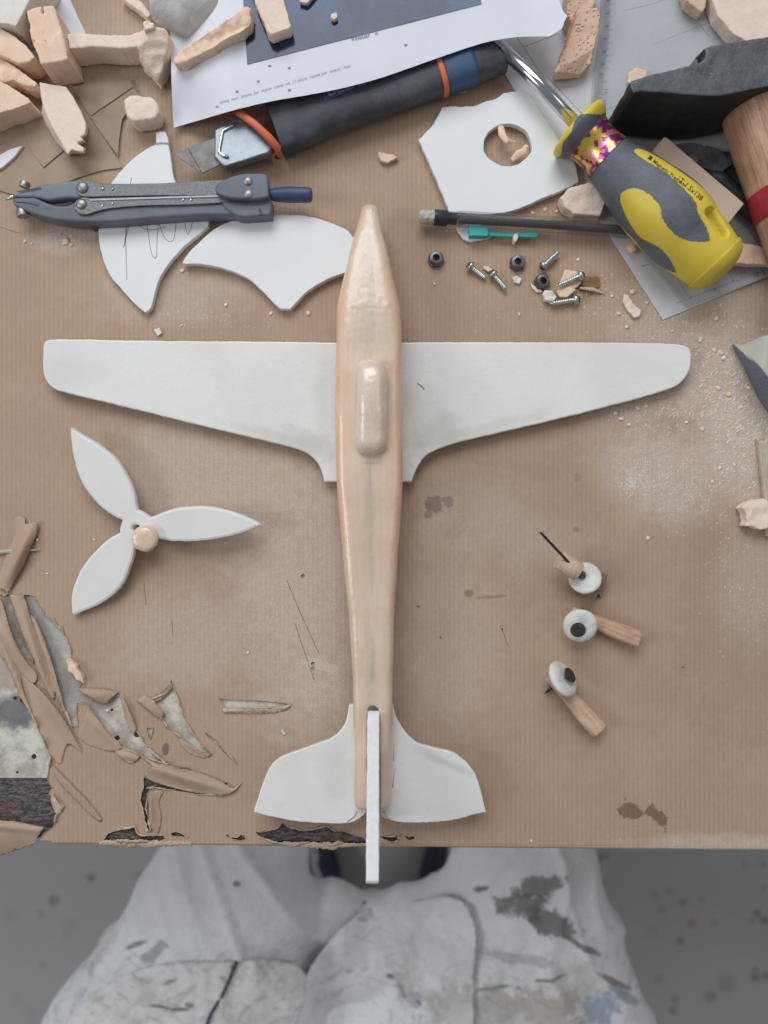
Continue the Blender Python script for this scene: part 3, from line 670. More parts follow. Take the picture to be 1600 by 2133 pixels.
# ------------------------------------------------------------------ the model aeroplane
root = thing('model_airplane', W(770, 1100, 0), 'unpainted wooden model airplane with white wings lying in the middle of the paper', 'model airplane')
ZF = .018
st = [  # y, left, right, z top, z bottom, corner exponent
 (419, 764, 777, .0150, .0115, 2), (423, 757, 783, .0170, .0095, 2.2), (431, 752, 788, .0190, .008, 2.4), (450, 748, 792, .0205, .007, 2.7), (487, 738, 799, .0232, .0055, 3), (530, 727.5, 809, .0254, .005, 4),
 (574, 718, 819, .0270, .0045, 4.4), (610, 709.5, 827, .0280, .004, 4.4), (634, 704, 832, .0286, .004, 4.4), (660, 702, 835.5, .0291, .004, 4.6), (711, 701, 838, .0298, .004, 5), (790, 700, 838.5, .0302, .004, 5), (865, 699.5, 839, .0302, .004, 5),
 (940, 700, 839.5, .0300, .004, 5), (1000, 701.5, 839, .0297, .004, 5), (1060, 706, 836, .0293, .0045, 4.6), (1140, 713.5, 830, .0288, .0055, 4.4), (1210, 720, 826, .0284, .007, 4.4), (1281, 727, 822, .0280, .0085, 4.2),
 (1350, 731.5, 820, .0276, .010, 4.2), (1422, 735.5, 818, .0272, .0115, 4), (1470, 737, 817, .0270, .0125, 4), (1492, 736.8, 816.5, .0268, .013, 4), (1545, 740, 813, .0262, .014, 4), (1600, 739, 812.5, .0255, .0145, 4), (1650, 738, 813.5, .0245, .015, 3.1),
 (1670, 739.5, 812, .0238, .0153, 2.8), (1678, 741, 810, .0230, .0158, 2.6), (1682, 745, 806, .0215, .0165, 2.3)]
rings = []
def lerp(st, n):
    out = []
    for j, (a, b) in enumerate(zip(st[:-1], st[1:])):
        p0 = st[max(j - 1, 0)]; p3 = st[min(j + 2, len(st) - 1)]; h_ = b[0] - a[0]
        for k in range(n):
            u = k / n; u2 = u * u; u3 = u2 * u; row = [a[0] + h_ * u]
            for i in range(1, 6):
                m0 = (b[i] - p0[i]) / max(1, b[0] - p0[0]) * h_; m1 = (p3[i] - a[i]) / max(1, p3[0] - a[0]) * h_
                row.append((2 * u3 - 3 * u2 + 1) * a[i] + (u3 - 2 * u2 + u) * m0 + (3 * u2 - 2 * u3) * b[i] + (u3 - u2) * m1)
            out.append(tuple(row))
    return out + [st[-1]]
for (y, l, r, zt, zb, e) in lerp(st, 3):
    a = W(l, y, ZF); b = W(r, y, ZF)
    rings.append(ringpts(Vector(((a.x + b.x) / 2, a.y, (zt + zb) / 2)), Vector((1, 0, 0)), Vector((0, 0, 1)), (b.x - a.x) / 2, (zt - zb) / 2, 56, e))
fus = loft(rings)
slot = prism([(764.5, 1710), (764.5, 1485), (766, 1474), (771, 1469), (778, 1468), (785, 1470), (790, 1477), (791, 1490), (791.5, 1600), (792.5, 1710)], .05, -.01)
# the slot sits at the height the top surface is seen
for v in slot.vertices:
    k = (D - .026) / D
slot = M([W(p[0], p[1], .026) * 1 for p in [(764.5, 1720), (764.5, 1485), (766, 1474), (771, 1470), (778, 1469), (785, 1471), (790, 1478), (791, 1490), (791.5, 1600), (792.5, 1720)]], [list(range(10))])
bm = bmesh.new(); bm.from_mesh(slot); ex = bmesh.ops.extrude_face_region(bm, geom=list(bm.faces))
for v in bm.verts: v.co.z = .05
for g in ex['geom']:
    if isinstance(g, bmesh.types.BMVert): g.co.z = -.01
bmesh.ops.recalc_face_normals(bm, faces=bm.faces); bm.to_mesh(slot); bm.free()
fus = boolean(fus, slot)
fus = remesh(fus, .0007)
fus = relax(fus, 2)
fus = jitter(fus, .00030, 60, 1, .00006, 400)
fo = add('fuselage', fus, m_fus, root, shade=180)
# canopy block
cr = []
for i in range(25):
    t_ = i / 24; y = 738 + 211 * t_; s = min(1, (1 - abs(2 * t_ - 1) ** 7)) ** .5
    hw = 36.0 * max(.05, s) * (1 - .03 * sin(pi * t_)); hz = (.0128 if t_ < .5 else .0128) * max(.04, s) * (.80 + .20 * sin(pi * min(1, t_ * 1.3)))
    c = W(773.5, y, .040)
    cr.append(ringpts(Vector((c.x, c.y, .0275)), Vector((1, 0, 0)), Vector((0, 0, 1)), U(hw, .040), hz, 48, 2.9))
add('canopy', jitter(relax(remesh(loft(cr), .0006), 3), .0004, 80, 4, .0001, 500), m_canopy, root, shade=180)
# wings
wl = smooth([(700, 713, 1), (560, 711), (300, 709), (180, 706.5), (112, 706.5), (95, 710), (90, 722), (89, 760), (93, 786), (108, 806), (140, 819), (250, 845), (400, 882), (500, 906), (600, 930), (636, 943), (658, 960), (669, 980), (676, 1004, 1), (712, 1004, 1), (712, 713, 1)], 5)
wr = smooth([(830, 713, 1), (1000, 712), (1250, 713), (1380, 715), (1424, 719), (1438, 728), (1440, 752), (1435, 775), (1420, 796), (1392, 811), (1300, 838), (1150, 876), (990, 913), (925, 931), (890, 948), (874, 966), (864, 985), (858, 1004, 1), (830, 1004, 1)], 5)
for w in (wl, wr):
    me = plate(rag(w, .5, 5, 2), .0035, .0072, .0008, res=3)
    add('wing', me, m_wing, root)
# tailplane (two halves)
tl = smooth([(727, 1468, 1), (722, 1498), (711, 1520), (690, 1538), (650, 1554), (608, 1568), (580, 1581), (560, 1603), (545, 1640), (528, 1692, 1), (570, 1703), (630, 1713), (700, 1716), (730, 1714), (748, 1706), (764, 1692, 1), (764, 1468, 1)], 5)
tr = smooth([(792, 1468, 1), (819, 1468, 1), (826, 1495), (842, 1522), (868, 1547), (900, 1557), (944, 1569), (975, 1592), (994, 1620), (1005, 1660), (1013, 1692, 1), (985, 1698), (950, 1708), (900, 1713.5), (840, 1714), (810, 1708), (792, 1700, 1)], 5)
for w in (tl, tr): add('tailplane', plate(rag(w, .6, 5, 6), .0118, .0150, .0006, res=3), m_wing, root)
# upright fin, seen along its leading edge
prof = [(1484, .0155), (1481, .0262), (1488, .0292), (1730, .0620), (1737, .0600), (1722, .030), (1712, .0155)]
fx0 = W(765.5, 1500, .027).x; fx1 = W(790.5, 1500, .027).x
V = []
for x in (fx0, fx1):
    for (y, z) in prof: V.append(Vector((x, (1066.5 - y) * S, z)))
V = [Vector((v.x, v.y, v.z)) for v in V]
# profile y is given as seen in the photo; undo the height's shift
prof_px = [(1486, .0155), (1480, .0262), (1490, .0292), (1835, .0600), (1842, .0585), (1725, .030), (1712, .0155)]
V = [Vector((x, W(0, y, z).y, z)) for x in (fx0, fx1) for (y, z) in prof_px]
n = len(prof_px)
fm = fixn(M(V, [list(range(n)), list(range(2 * n - 1, n - 1, -1))] + [[i, (i + 1) % n, n + (i + 1) % n, n + i] for i in range(n)]))
add('fin', jitter(remesh(fm, .0006), .00022, 300, 3, .0001, 1400), m_fin, root, shade=180)
# hardened drops and strings of glue
for k, pts in enumerate([[(742, 1690), (737, 1700), (722, 1712)], [(800, 1690), (806, 1700), (811, 1707)], [(822, 1550), (820, 1585)], [(870, 797), (880, 803), (884, 810)], [(823, 1600), (818, 1640)]]):
    z0 = .0074 if k == 3 else .0151
    add('glue_bead', tube([W(x, y, z0 + .0003) for x, y in pts], [.0003] + [.0005] * (len(pts) - 2) + [.0002], 8), m_canopy, root, shade=180)

# ------------------------------------------------------------------ propeller
pr = thing('propeller', W(292, 1100, 0), 'white three-bladed toy propeller with a round wooden nose cap, left of the airplane', 'propeller')
bl = [(162.5, 891, 1), (194, 911), (225, 930), (256, 957), (278, 991), (290.6, 1022.5), (295, 1050), (297, 1060, 1), (310, 1067), (323, 1075.5, 1), (336, 1071), (365.6, 1060), (397, 1054.5), (444, 1053.5), (490.6, 1063), (531, 1079), (547, 1087), (551, 1092, 1), (537.5, 1099), (506, 1110), (459, 1120.5), (412.5, 1125.6), (365.6, 1125), (335, 1121), (318, 1128), (292, 1138), (284, 1160), (276, 1180), (262, 1212), (240.6, 1236), (209, 1258), (178, 1271), (154.7, 1282, 1), (149, 1278, 1), (149, 1241), (159, 1210), (178, 1175.6), (203, 1147.5), (231, 1122.5), (257, 1108, 1), (258, 1100), (264, 1082, 1), (247, 1075), (219, 1054), (194, 1025), (177, 994), (166.5, 954), (162, 916)]
hole = [(293 + 8 * cos(a), 1099 + 7 * sin(a)) for a in [i * pi / 8 for i in range(16)]]
me = plate(rag(smooth(bl, 5), .45, 4, 9), 0, .0042, .0014, [hole], res=1)
c = W(292, 1100)
R = Matrix.Translation(c + Vector((0, 0, .0060))) @ Matrix.Rotation(radians(-4.0), 4, 'Y') @ Matrix.Rotation(radians(5), 4, 'X') @ Matrix.Translation(-c)
me.materials.append(m_prop); me.materials.append(m_prop_edge)
for p in me.polygons: p.material_index = 1 if abs(p.normal.z) < .95 else 0
lo = min(v.z for v in [R @ v.co for v in me.vertices])
me.transform(Matrix.Translation((0, 0, .0004 - lo)) @ R)
zc = .0004 - lo + .0060
add('blades', me, [m_prop, m_prop_edge], pr); me.materials.clear(); me.materials.append(m_prop); me.materials.append(m_prop_edge)
bi = None
add('nose_cap', jitter(lathe(W(302.5, 1121, .0125) - Vector((0, 0, .0045)), (0.03, -.04, 1), [(.002, .001), (.0024, .0055), (.004, .0066), (.0062, .0066), (.0074, .0061), (.0081, .0050), (.0084, .0026), (.0084, .0001)], 40), .0004, 250, 2), m_spinner, pr, shade=180)
add('bore', lathe(W(293, 1099, zc) + Vector((0, 0, -.006)), (0, 0, 1), [(0, .0024), (.004, .0024)], 20), m_lead, pr)

# ------------------------------------------------------------------ white board offcuts
def offcut(name, pts, z0, z1, label, cat='offcut', m=None, jag=.5, holes=(), bev=.0004, n=5, seed=0):
    return add(name, plate(rag(smooth(pts, n), jag, 4, seed), z0, z1, bev, holes, res=2), m or m_ply, None, label, cat)
o1 = offcut('curved_offcut', [(351.5, 300, 1), (358, 341), (364, 376), (390, 410), (431, 448), (433, 472, 1), (418, 486), (392, 506), (372, 526), (354, 547), (333, 578), (323, 610), (315, 640), (303, 652, 1), (284, 636), (265, 616), (249, 598), (232, 578), (220, 555), (212, 530), (206, 498), (204.5, 455), (214, 412), (238, 373), (266, 341), (294, 317), (328, 299)], 0.0003, .0040,
             'fin-shaped white board offcut with pencil scribbles, lying under the compass', seed=1)
add('pencil_marks', lines_mesh([smooth(p, 4, False) for p in [[(262, 458), (262, 500), (263, 540), (264, 583)], [(268, 452), (262, 490), (258, 515), (266, 480), (279, 440)], [(304, 452), (308, 480), (314, 520), (320, 536), (326, 534), (327, 505), (330, 460)], [(330, 460), (340, 490), (352, 503), (362, 497), (367, 465), (371, 450)], [(384, 450), (387, 475), (391, 488), (397, 478), (402, 462), (412, 462)], [(274, 370), (270, 395), (271, 420)], [(268, 455), (300, 476), (320, 478), (345, 472)]]], .00028, .00408), m_pencil, o1, shade=0)
offcut('fan_offcut', [(381, 545, 1), (396, 523), (420, 500), (451, 474), (499, 455.5), (546, 448), (594, 446.5), (641, 450), (689, 464), (730, 486), (756, 545), (720, 568, 1), (684, 581), (646, 603), (622, 625), (605, 644, 1), (584, 643, 1), (568, 628), (541, 601), (513, 578), (465, 559), (418, 550), (385, 550)], .0003, .0048,
       'large fan-shaped white board offcut tucked beside the airplane nose', seed=2)
offcut('pointed_chip', [(324.5, 276, 1), (334, 273), (344, 274, 1), (349, 286), (351.5, 298, 1), (336, 297), (325, 299, 1)], .0012, .0050, 'small square white chip touching the tip of the scribbled offcut', seed=3, n=2)
hc = rag([(1057.5 + 50 * cos(a) * (1 + .02 * sin(5 * a)), 302 + 44 * sin(a)) for a in [i * 2 * pi / 44 for i in range(44)]][::-1], 1.0, 5, 3)
offcut('holed_offcut', [(872, 291, 1), (888, 275), (904, 257, 1), (913, 240), (922, 223, 1), (950, 221), (985, 221), (1010, 212), (1031, 206), (1049, 194, 1), (1086, 190), (1108, 203), (1131, 240), (1160, 282), (1187, 324), (1199, 345), (1206, 378, 1), (1172, 396), (1124, 416), (1075, 437), (1020, 447), (975, 445), (936, 441, 1), (920, 400), (905, 365), (888, 326)], .0008, .0046,
       'white board sheet with a round hole cut through it, left of the screwdriver', jag=.9, holes=[hc], seed=4, n=3)
offcut('white_sliver', [(48, 303, 1), (33, 322), (18, 338), (2, 350), (-20, 356), (-30, 340), (0, 322), (22, 310)], .0003, .0024, 'narrow pointed white sliver at the left edge above the compass', seed=5, n=3)
offcut('rough_offcut', [(952, 470), (965, 497), (980, 503), (1003, 500), (1021, 494), (1035, 480), (1000, 468)], .0003, .0022, 'rough little white and cream scrap under the turquoise pencil clip', seed=6, n=2, jag=1.2)

# brown card templates
offcut('brown_card', [(148, 175, 1), (190, 242), (255, 349, 1), (225, 353), (200, 358), (150, 375), (110, 392), (60, 412), (28, 405), (-40, 385, 1), (-40, 190, 1)], .0003, .0009, 'big curved brown card template beneath the foam pieces', 'card', m_card, .3, seed=7, n=3, bev=.0001)
offcut('brown_card', [(47, 236, 1), (51, 270), (60, 300), (73, 325), (91, 348, 1), (112, 330), (130, 315, 1), (150, 260), (110, 215)], .0010, .0016, 'pointed brown card under the notched foam canoe shape', 'card', m_card, .3, seed=8, n=3, bev=.0001)
offcut('brown_card', [(150, 180, 1), (272, 165, 1), (290, 200, 1), (254, 250), (246, 325, 1), (200, 262)], .0011, .0016, 'brown card piece between the long foam bar and the round foam lump', 'card', m_card, .3, seed=9, n=2, bev=.0001)
offcut('brown_card', [(186, 228, 1), (272, 170, 1), (278, 180, 1), (190, 240, 1)], .0017, .0022, 'narrow brown card strip lying across the brown card', 'card', m_card, .3, seed=10, n=1, bev=.0001)
offcut('paper_sheet', [(40, -60, 1), (118, -60, 1), (180, 72, 1), (163, 127, 1), (66, 160, 1), (20, 90, 1)], .0004, .0007, 'white paper sheet poking out beneath the foam block at the top left', 'paper', m_paper, .2, seed=11, n=1, bev=.00005)

def sstep(t): t = max(0.0, min(1.0, t)); return t * t * (3 - 2 * t)
def shz(x, y):
    """height of the printed sheet, which rides up over the knife"""
    lo_ = .0035 + .0075 * sstep((262 - y) / 120)
    z = lo_ + (.0222 - lo_) * sstep((x - 372) / 115)
    z += .0040 * max(0, (x - 1085) / 95) ** 2 - .0022 * sstep((x - 700) / 300)
    return z + .0004 * noise.noise(Vector((x * .01, y * .012, 2)))
STK = [(361, 120), (372, 108), (400, 90), (440, 62), (480, 34), (512, 14), (522, 18), (524, 50), (500, 68), (470, 80), (445, 98), (410, 116), (380, 134), (364, 132)]
# ------------------------------------------------------------------ foam pieces
def foam(name, parts, label, m=None, amp=.0003, fr=180, vs=.0009, seed=0, cat='foam piece', group=None, rl=1):
    me = join(parts); me = remesh(me, min(vs * .75, .0006)); me = relax(me, rl) if rl > 1 else relax(me, 1, .15); me = jitter(me, amp, fr, seed, amp * .35, fr * 5)
    return add(name, me, m or m_foam, None, label, cat, group, shade=180)
foam('foam_block', [prism([(-60, -60), (95, -60), (62, 0), (46, 32), (32, 54), (12, 49), (-60, 40)], .020, .0008)], 'big foam block with a white skinned top in the top left corner', m_foam_white, seed=1)
foam('foam_block', [prism([(56, 22), (70, 15), (86, 13), (89, 82), (92, 100), (66, 80)], .0195, .002), prism([(90, 13), (112, 10), (119, 30), (128, 62), (133, 92), (100, 92), (93, 80)], .0195, .002), prism([(60, 60), (128, 50), (137, 100), (70, 100)], .0165, .002), prism([(68, 86), (76, 83), (84, 87), (93, 84), (100, 93), (107, 86), (110, 76), (124, 64), (129, 63), (143, 124), (84, 134)], .0215, .001)], 'upright split foam block with a pale cut end, top left', m_foam, seed=2, amp=.0003)
foam('foam_bar', [prism([(140, 70), (170, 69), (230, 73), (270, 71), (298, 64), (300, 96), (250, 100), (190, 97), (143, 101)], .0165, .0012)], 'long brown-sided foam bar lying left of the grey stone', m_foam_pale, seed=3)
foam('foam_wedge', [prism([(298, 58), (340, 56), (352, 70), (352, 100), (330, 172), (292, 130), (286, 95)], .020, .001, zt=[.019, .021, .020, .016, .008, .010, .017])], 'torn foam wedge at the right end of the long bar', m_foam_pale, amp=.0007, fr=260, seed=4)
foam('foam_slab', [prism([(-40, 50), (0, 57), (35, 78), (58, 98), (72, 118), (58, 130), (40, 132), (-10, 112), (-40, 100)], .016, .001)], 'orange foam slab with rounded end at the left edge, second from the top', seed=5)
foam('foam_strip', [prism([(-40, 90), (0, 117), (30, 138), (58, 158), (76, 172), (74, 180), (50, 178), (28, 166), (10, 172), (-40, 140)], .013, .001)], 'crumpled foam strip crossing above the flat foam slab at the left edge', m_foam, amp=.0009, fr=230, seed=6)
foam('foam_slab', [prism([(-60, 150), (0, 168), (30, 184), (58, 204), (64, 214), (30, 226), (0, 236), (-60, 262)], .015, .001)], 'flat foam slab at the left edge, lowest of the pile', seed=7, amp=.0004)
foam('notched_foam', [prism([(82, 171), (110, 176), (138, 180), (154, 204), (168, 230), (180, 258), (178, 280), (166, 287), (176, 292), (158, 298), (176, 308), (174, 318), (150, 312), (142, 322), (128, 296), (108, 262), (92, 226), (84, 196)], .0135, .001,
     bottom=[(96, 190), (120, 193), (146, 196), (160, 216), (172, 240), (184, 264), (182, 284), (172, 290), (180, 296), (166, 302), (180, 311), (178, 320), (152, 320), (144, 326), (118, 296), (96, 262), (86, 240), (88, 212)])], 'canoe-shaped foam piece with a notched end above the compass', m_foam_pale, seed=8, amp=.0002, vs=.0007)
foam('foam_lump', [prism([(256, 208), (266, 199), (290, 196), (315, 200), (328, 214), (332, 232), (322, 246), (300, 250), (276, 252), (260, 238)], .0125, .0008)], 'small rounded foam lump alone on the brown card', m_foam_pale, seed=9, rl=10, amp=.0006)
foam('foam_stick', [prism([(361, 120), (372, 108), (400, 90), (440, 62), (480, 34), (512, 14), (522, 18), (524, 50), (500, 68), (470, 80), (445, 98), (410, 116), (380, 134), (364, 132)], 0, 0, zt=[shz(x, y) + .0070 for x, y in STK], zb=[shz(x, y) + .0002 for x, y in STK])], 'thin jagged foam stick lying on the printed sheet beside the stone', m_foam, amp=.0008, fr=300, seed=10)
foam('foam_block', [prism([(510, -60), (575, -60), (590, -5), (606, 50), (604, 58), (566, 72), (558, 66), (530, 0)], .0300, .0224)], 'tapered foam block standing on the glossy dark print', m_foam_pale, seed=11, amp=.0003)
foam('foam_shaving', [prism([(258, -20), (282, -10), (300, 8), (316, 30), (308, 38), (290, 22), (268, 8), (250, -8)], .006, .0006)], 'curved foam shaving near the top edge left of the stone', m_foam_pale, amp=.0005, fr=300, seed=12)
foam('foam_chip', [prism([(296, 44), (312, 42), (322, 48), (318, 58), (300, 62)], .022, .0008)], 'small torn foam chip between the wedge and the stone', m_foam_pale, amp=.0008, fr=300, seed=13, vs=.0006)
foam('foam_bar', [prism([(1192, 42), (1205, 18), (1244, 14), (1251, 30), (1247, 60), (1238, 100), (1232, 130), (1210, 156), (1162, 158), (1156, 150), (1166, 120), (1180, 78)], .0150, .0028, zt=[.015, .013, .013, .012, .012, .012, .010, .006, .007, .010, .014, .015])], 'pitted foam bar lying on the drawing left of the clear ruler', m_foam_dark, seed=14, amp=.0003)
foam('foam_bar', [prism([(1186, -50), (1250, -50), (1240, 16), (1200, 24), (1192, 50), (1180, 28)], .0125, .0016)], 'orange pitted foam bar at the top edge beside the curled sheet', m_foam_dark, seed=15, amp=.0008, fr=300)
foam('foam_slab', [prism([(1468, -60), (1700, -60), (1700, 60), (1640, 78), (1560, 88), (1528, 70), (1495, 32)], .0022 + .0095, .0030)], 'large pale foam slab behind the hammer head at the top right', m_foam_pale, seed=16, amp=.0002)
foam('foam_chunk', [prism([(1420, -40), (1466, -40), (1472, 14), (1464, 25), (1450, 16), (1430, 4)], .010, .0030)], 'small brown foam chunk beside the large pale slab', m_foam_dark, seed=17, amp=.0006)
foam('foam_chip', [prism([(1312, 150), (1326, 140), (1350, 146), (1346, 160), (1318, 178), (1308, 170)], .0050, .0027)], 'flat foam chip at the tip of the hammer head', m_foam, seed=18)
foam('foam_chunk', [prism([(1168, 410), (1186, 392), (1218, 382), (1226, 378), (1258, 398), (1262, 420), (1252, 450), (1196, 446), (1178, 432)], .0120, .001, zt=[.010, .012, .013, .013, .011, .010, .008, .009, .010])], 'cream foam chunk wedged between the pencil and the screwdriver', m_foam_pale, seed=19, amp=.0006)
foam('foam_strip', [prism([(1500, 512), (1525, 500), (1560, 508), (1620, 520), (1680, 532), (1680, 560), (1600, 551), (1530, 549), (1508, 540)], .0080, .0030)], 'long foam strip right of the yellow screwdriver cap', m_foam, seed=20, amp=.0006)
foam('foam_chunk', [prism([(1545, 1058), (1560, 1045), (1580, 1040), (1597, 1038), (1610, 1060), (1610, 1100), (1582, 1103), (1570, 1097), (1553, 1096), (1556, 1072)], .0080, .0006)], 'ragged pale foam chunk at the right edge below the wooden slats', m_foam_pale, seed=21, amp=.0006, fr=260)
foam('foam_shaving', [prism([(1300, 611), (1310, 614), (1322, 634), (1336, 646), (1333, 660), (1322, 661), (1308, 648), (1298, 628)], .0022, .0004)], 'flat foam flake on the brown paper left of the drawing corner', m_foam_pale, seed=22, amp=.0004, fr=400, vs=.0005)
foam('foam_shaving', [prism([(136, 1374), (150, 1374), (160, 1392), (174, 1412), (174, 1426), (160, 1414), (142, 1396)], .0035, .0004)], 'curled foam flake lying over the torn paper at the lower left', m_foam, seed=23, amp=.0006, fr=300, vs=.0005)
foam('foam_curl', [tube([W(1042, 262, .003), W(1046, 280, .006), W(1056, 294, .007), W(1074, 296, .004)], [.0016, .0020, .0016, .0008], 10, flat=.6)], 'curled foam shaving at the top inside the round hole', m_foam, seed=24, vs=.0005, amp=.0003)
foam('foam_curl', [tube([W(1066, 334, .002), W(1078, 322, .0035), W(1092, 316, .005), W(1098, 302, .006)], [.0012, .0022, .0022, .0012], 10, flat=.6)], 'curled foam shaving at the right inside the round hole', m_foam, seed=25, vs=.0005, amp=.0003)
foam('foam_chip', [prism([(788, 316), (800, 318), (830, 326), (820, 332), (806, 338), (792, 334)], .0030, .0004)], 'small triangular foam chip alone on the paper above the airplane nose', m_foam, seed=26, vs=.0005, amp=.0004, fr=400)
foam('foam_chip', [prism([(928, 182), (950, 176), (976, 178), (972, 190), (940, 192)], .0024, .0004)], 'flat foam sliver beside the end of the knife', m_foam, seed=27, vs=.0005, amp=.0004, fr=400)
foam('foam_chip', [prism([(690, 28), (700, 26), (704, 36), (696, 41), (690, 37)], .0250, .0224)], 'tiny square foam crumb on the glossy dark print', m_foam_pale, seed=28, vs=.0004, amp=.0002)
foam('foam_chip', [prism([(626, -20), (664, -20), (640, 6), (624, 4)], .0252, .0226)], 'flat foam chip at the top of the glossy dark print', m_foam_pale, seed=29, vs=.0005)
foam('foam_chip', [prism([(1306, 512), (1318, 506), (1326, 520), (1316, 526)], .0055, .0030)], 'tiny foam chip beneath the screwdriver handle', m_foam, seed=30, vs=.0005)
foam('foam_chip', [prism([(320, 686), (332, 683), (338, 694), (328, 700)], .0016, .0003)], 'small white chip above the left wing', m_foam_white, seed=31, vs=.0004, amp=.0002)
foam('foam_chip', [prism([(1440, 22 + 290), (1470, 300), (1478, 312), (1444, 320)], .0050, .0028)], 'flat foam scrap beside the tan board under the hammer', m_foam, seed=32, vs=.0005)
# grey stone-like lump of putty
st_ = tube([W(325, -25, .010), W(350, -10, .012), W(390, 8, .013), W(430, -8, .013), W(470, -50, .012)], [.006, .0150, .0165, .0150, .010], 32, flat=.72)
foam('grey_stone', [st_], 'smooth grey stone-like lump at the top beside the printed sheet', m_stone, rl=8, amp=.0005, fr=90, vs=.001, cat='stone', seed=40)
# ------------------------------------------------------------------ printed sheet riding over the knife
edge = rag(smooth([(356, -60, 1), (355, 60), (358, 190), (362, 266, 1), (430, 246), (500, 226), (570, 210), (640, 198), (720, 182), (800, 160), (880, 132), (960, 104), (1020, 86), (1080, 77), (1130, 76), (1144, 76, 1), (1160, 66), (1171, 58), (1176, 44), (1182, 33, 1), (1172, 20), (1163, -10), (1160, -60, 1)], 4), .25, 8, 3)
prn = thing('printed_sheet', W(760, 60, .02), 'white sheet of paper printed with a glossy dark picture, draped over the knife', 'printed sheet')
add('paper', sheet(edge, shz, 5, .00015), m_paper, prn, shade=40)
pic = [(515, 134), (1003, 8), (990, -60), (503, -60)]
pic = [(515 + (1003 - 515) * t / 20, 134 - 126 * t / 20) for t in range(21)] + [(990, -60)] + [(503 + 12 * t / 6, -60 + 194 * t / 6) for t in range(6)]
add('dark_picture', sheet(pic, lambda x, y: shz(x, y) + .00030, 5, .00004), m_print, prn, shade=40)
zs = lambda x, y: shz(x, y) + .00032
add('caption', text_mesh('Vineuar   n', 732, 86, 13, 14, zs, .0, 1.0), m_ink, prn, shade=0)
add('small_print', text_mesh("along  mar'  anone  pe'  nuave  comp  nn_11 plane  remos per  aviene / bez", 458, 216, 9.0, 15.8, zs, -.004, 1.03), m_ink_lt, prn, shade=0)
[add('ink_speck', sheet(rag([(x + 3.5 * cos(a), y + 2.2 * sin(a)) for a in [i * pi / 4 for i in range(8)]], 1, 3, i), zs, 3, .00003), m_ink_lt, prn, shade=0) for i, (x, y) in enumerate([(538, 169), (452, 222), (603, 187), (561, 137), (845, 93), (493, 190), (602, 141)])]

# ------------------------------------------------------------------ utility knife
kn = thing('utility_knife', W(640, 250, 0), 'dark utility knife with an orange collar and snapped steel blade, half under the printed sheet', 'utility knife')
bd_ = add('blade', plate([(362, 321), (392, 308), (434, 292), (520, 262), (545, 300), (480, 332), (422, 361)], .0102, .0109, .0002), m_blade, kn)
add('score_lines', lines_mesh([[(392, 309), (421, 360)]], .0004, .01105), m_black, bd_, shade=0)
ng_ = add('nose_guide', plate([(447, 270), (462, 262), (496, 241), (515, 250), (574, 300), (560, 318), (510, 335), (470, 347), (464, 344), (446, 325)], .0075, .0130, .0008), m_steel, kn)
add('guide_clip', fixn(tube([W(x, y, .0135) for x, y in [(489, 256), (481, 264), (464, 273), (459, 300), (456, 317), (466, 325), (476, 327)]], .0007, 10)), m_chrome, ng_, shade=180)
# body: flattened bar from the collar to the end under the sheet
ax0 = Vector((566, 262)); ax1 = Vector((1052, 92)); dv = (ax1 - ax0).normalized(); nv = Vector((-dv.y, dv.x))
def krings(s0, s1, n, hw, zt, zb=.0008, e=3.0, extra=0):
    out = []
    for i in range(n + 1):
        s = s0 + (s1 - s0) * i / n
        h = hw(s) if callable(hw) else hw
        p = ax0 + dv * s; zt_ = zt(s) if callable(zt) else zt
        c = W(p.x, p.y, .011); c.z = (zt_ + zb) / 2
        d3 = Vector((nv.x, -nv.y, 0))
        out.append(ringpts(c, d3, Vector((0, 0, 1)), U(h, .011) + extra, (zt_ - zb) / 2 + extra, 40, e))
    return out
hw = lambda s: 62 - 8 * sstep((s - 40) / 90) + 1.0 * (sin(s * .95) if s < 120 else 0) - 6 * sstep((s - 430) / 60)
ztk = lambda s: .0165 + .0015 * sstep(s / 120) - .002 * sstep((s - 420) / 80)
add('body', loft(krings(4, 505, 140, hw, ztk)), m_body, kn, shade=180)
add('collar', fixn(tube([W(x, y, z) for x, y, z in [(489, 233, .0120), (500, 236, .0170), (530, 258, .0172), (560, 286, .0170), (578, 308, .0150), (582, 322, .0100), (578, 327, .004)]], [.0012, .0018, .0019, .0020, .0020, .0017, .0012], 16)), m_orange, kn, shade=180)
add('blue_band', loft(krings(375, 440, 8, hw, ztk, extra=.00025)), m_blue, kn, shade=180)
add('orange_stripe', loft(krings(362, 373, 3, hw, ztk, extra=.0004)), m_orange, kn, shade=180)
lab = [(668, 214), (678, 200), (660, 180), (835, 125), (905, 118), (846, 148), (760, 178)]
np_ = add('name_patch', sheet([(663, 170), (880, 100), (905, 122), (840, 150), (760, 177), (676, 211)], lambda x, y: .01835, 6, .0001), m_blue, kn, shade=0)
add('name_lettering', text_mesh('BLDET', 683, 201, 36, 18, .01850, .02), m_letter, np_, shade=0)

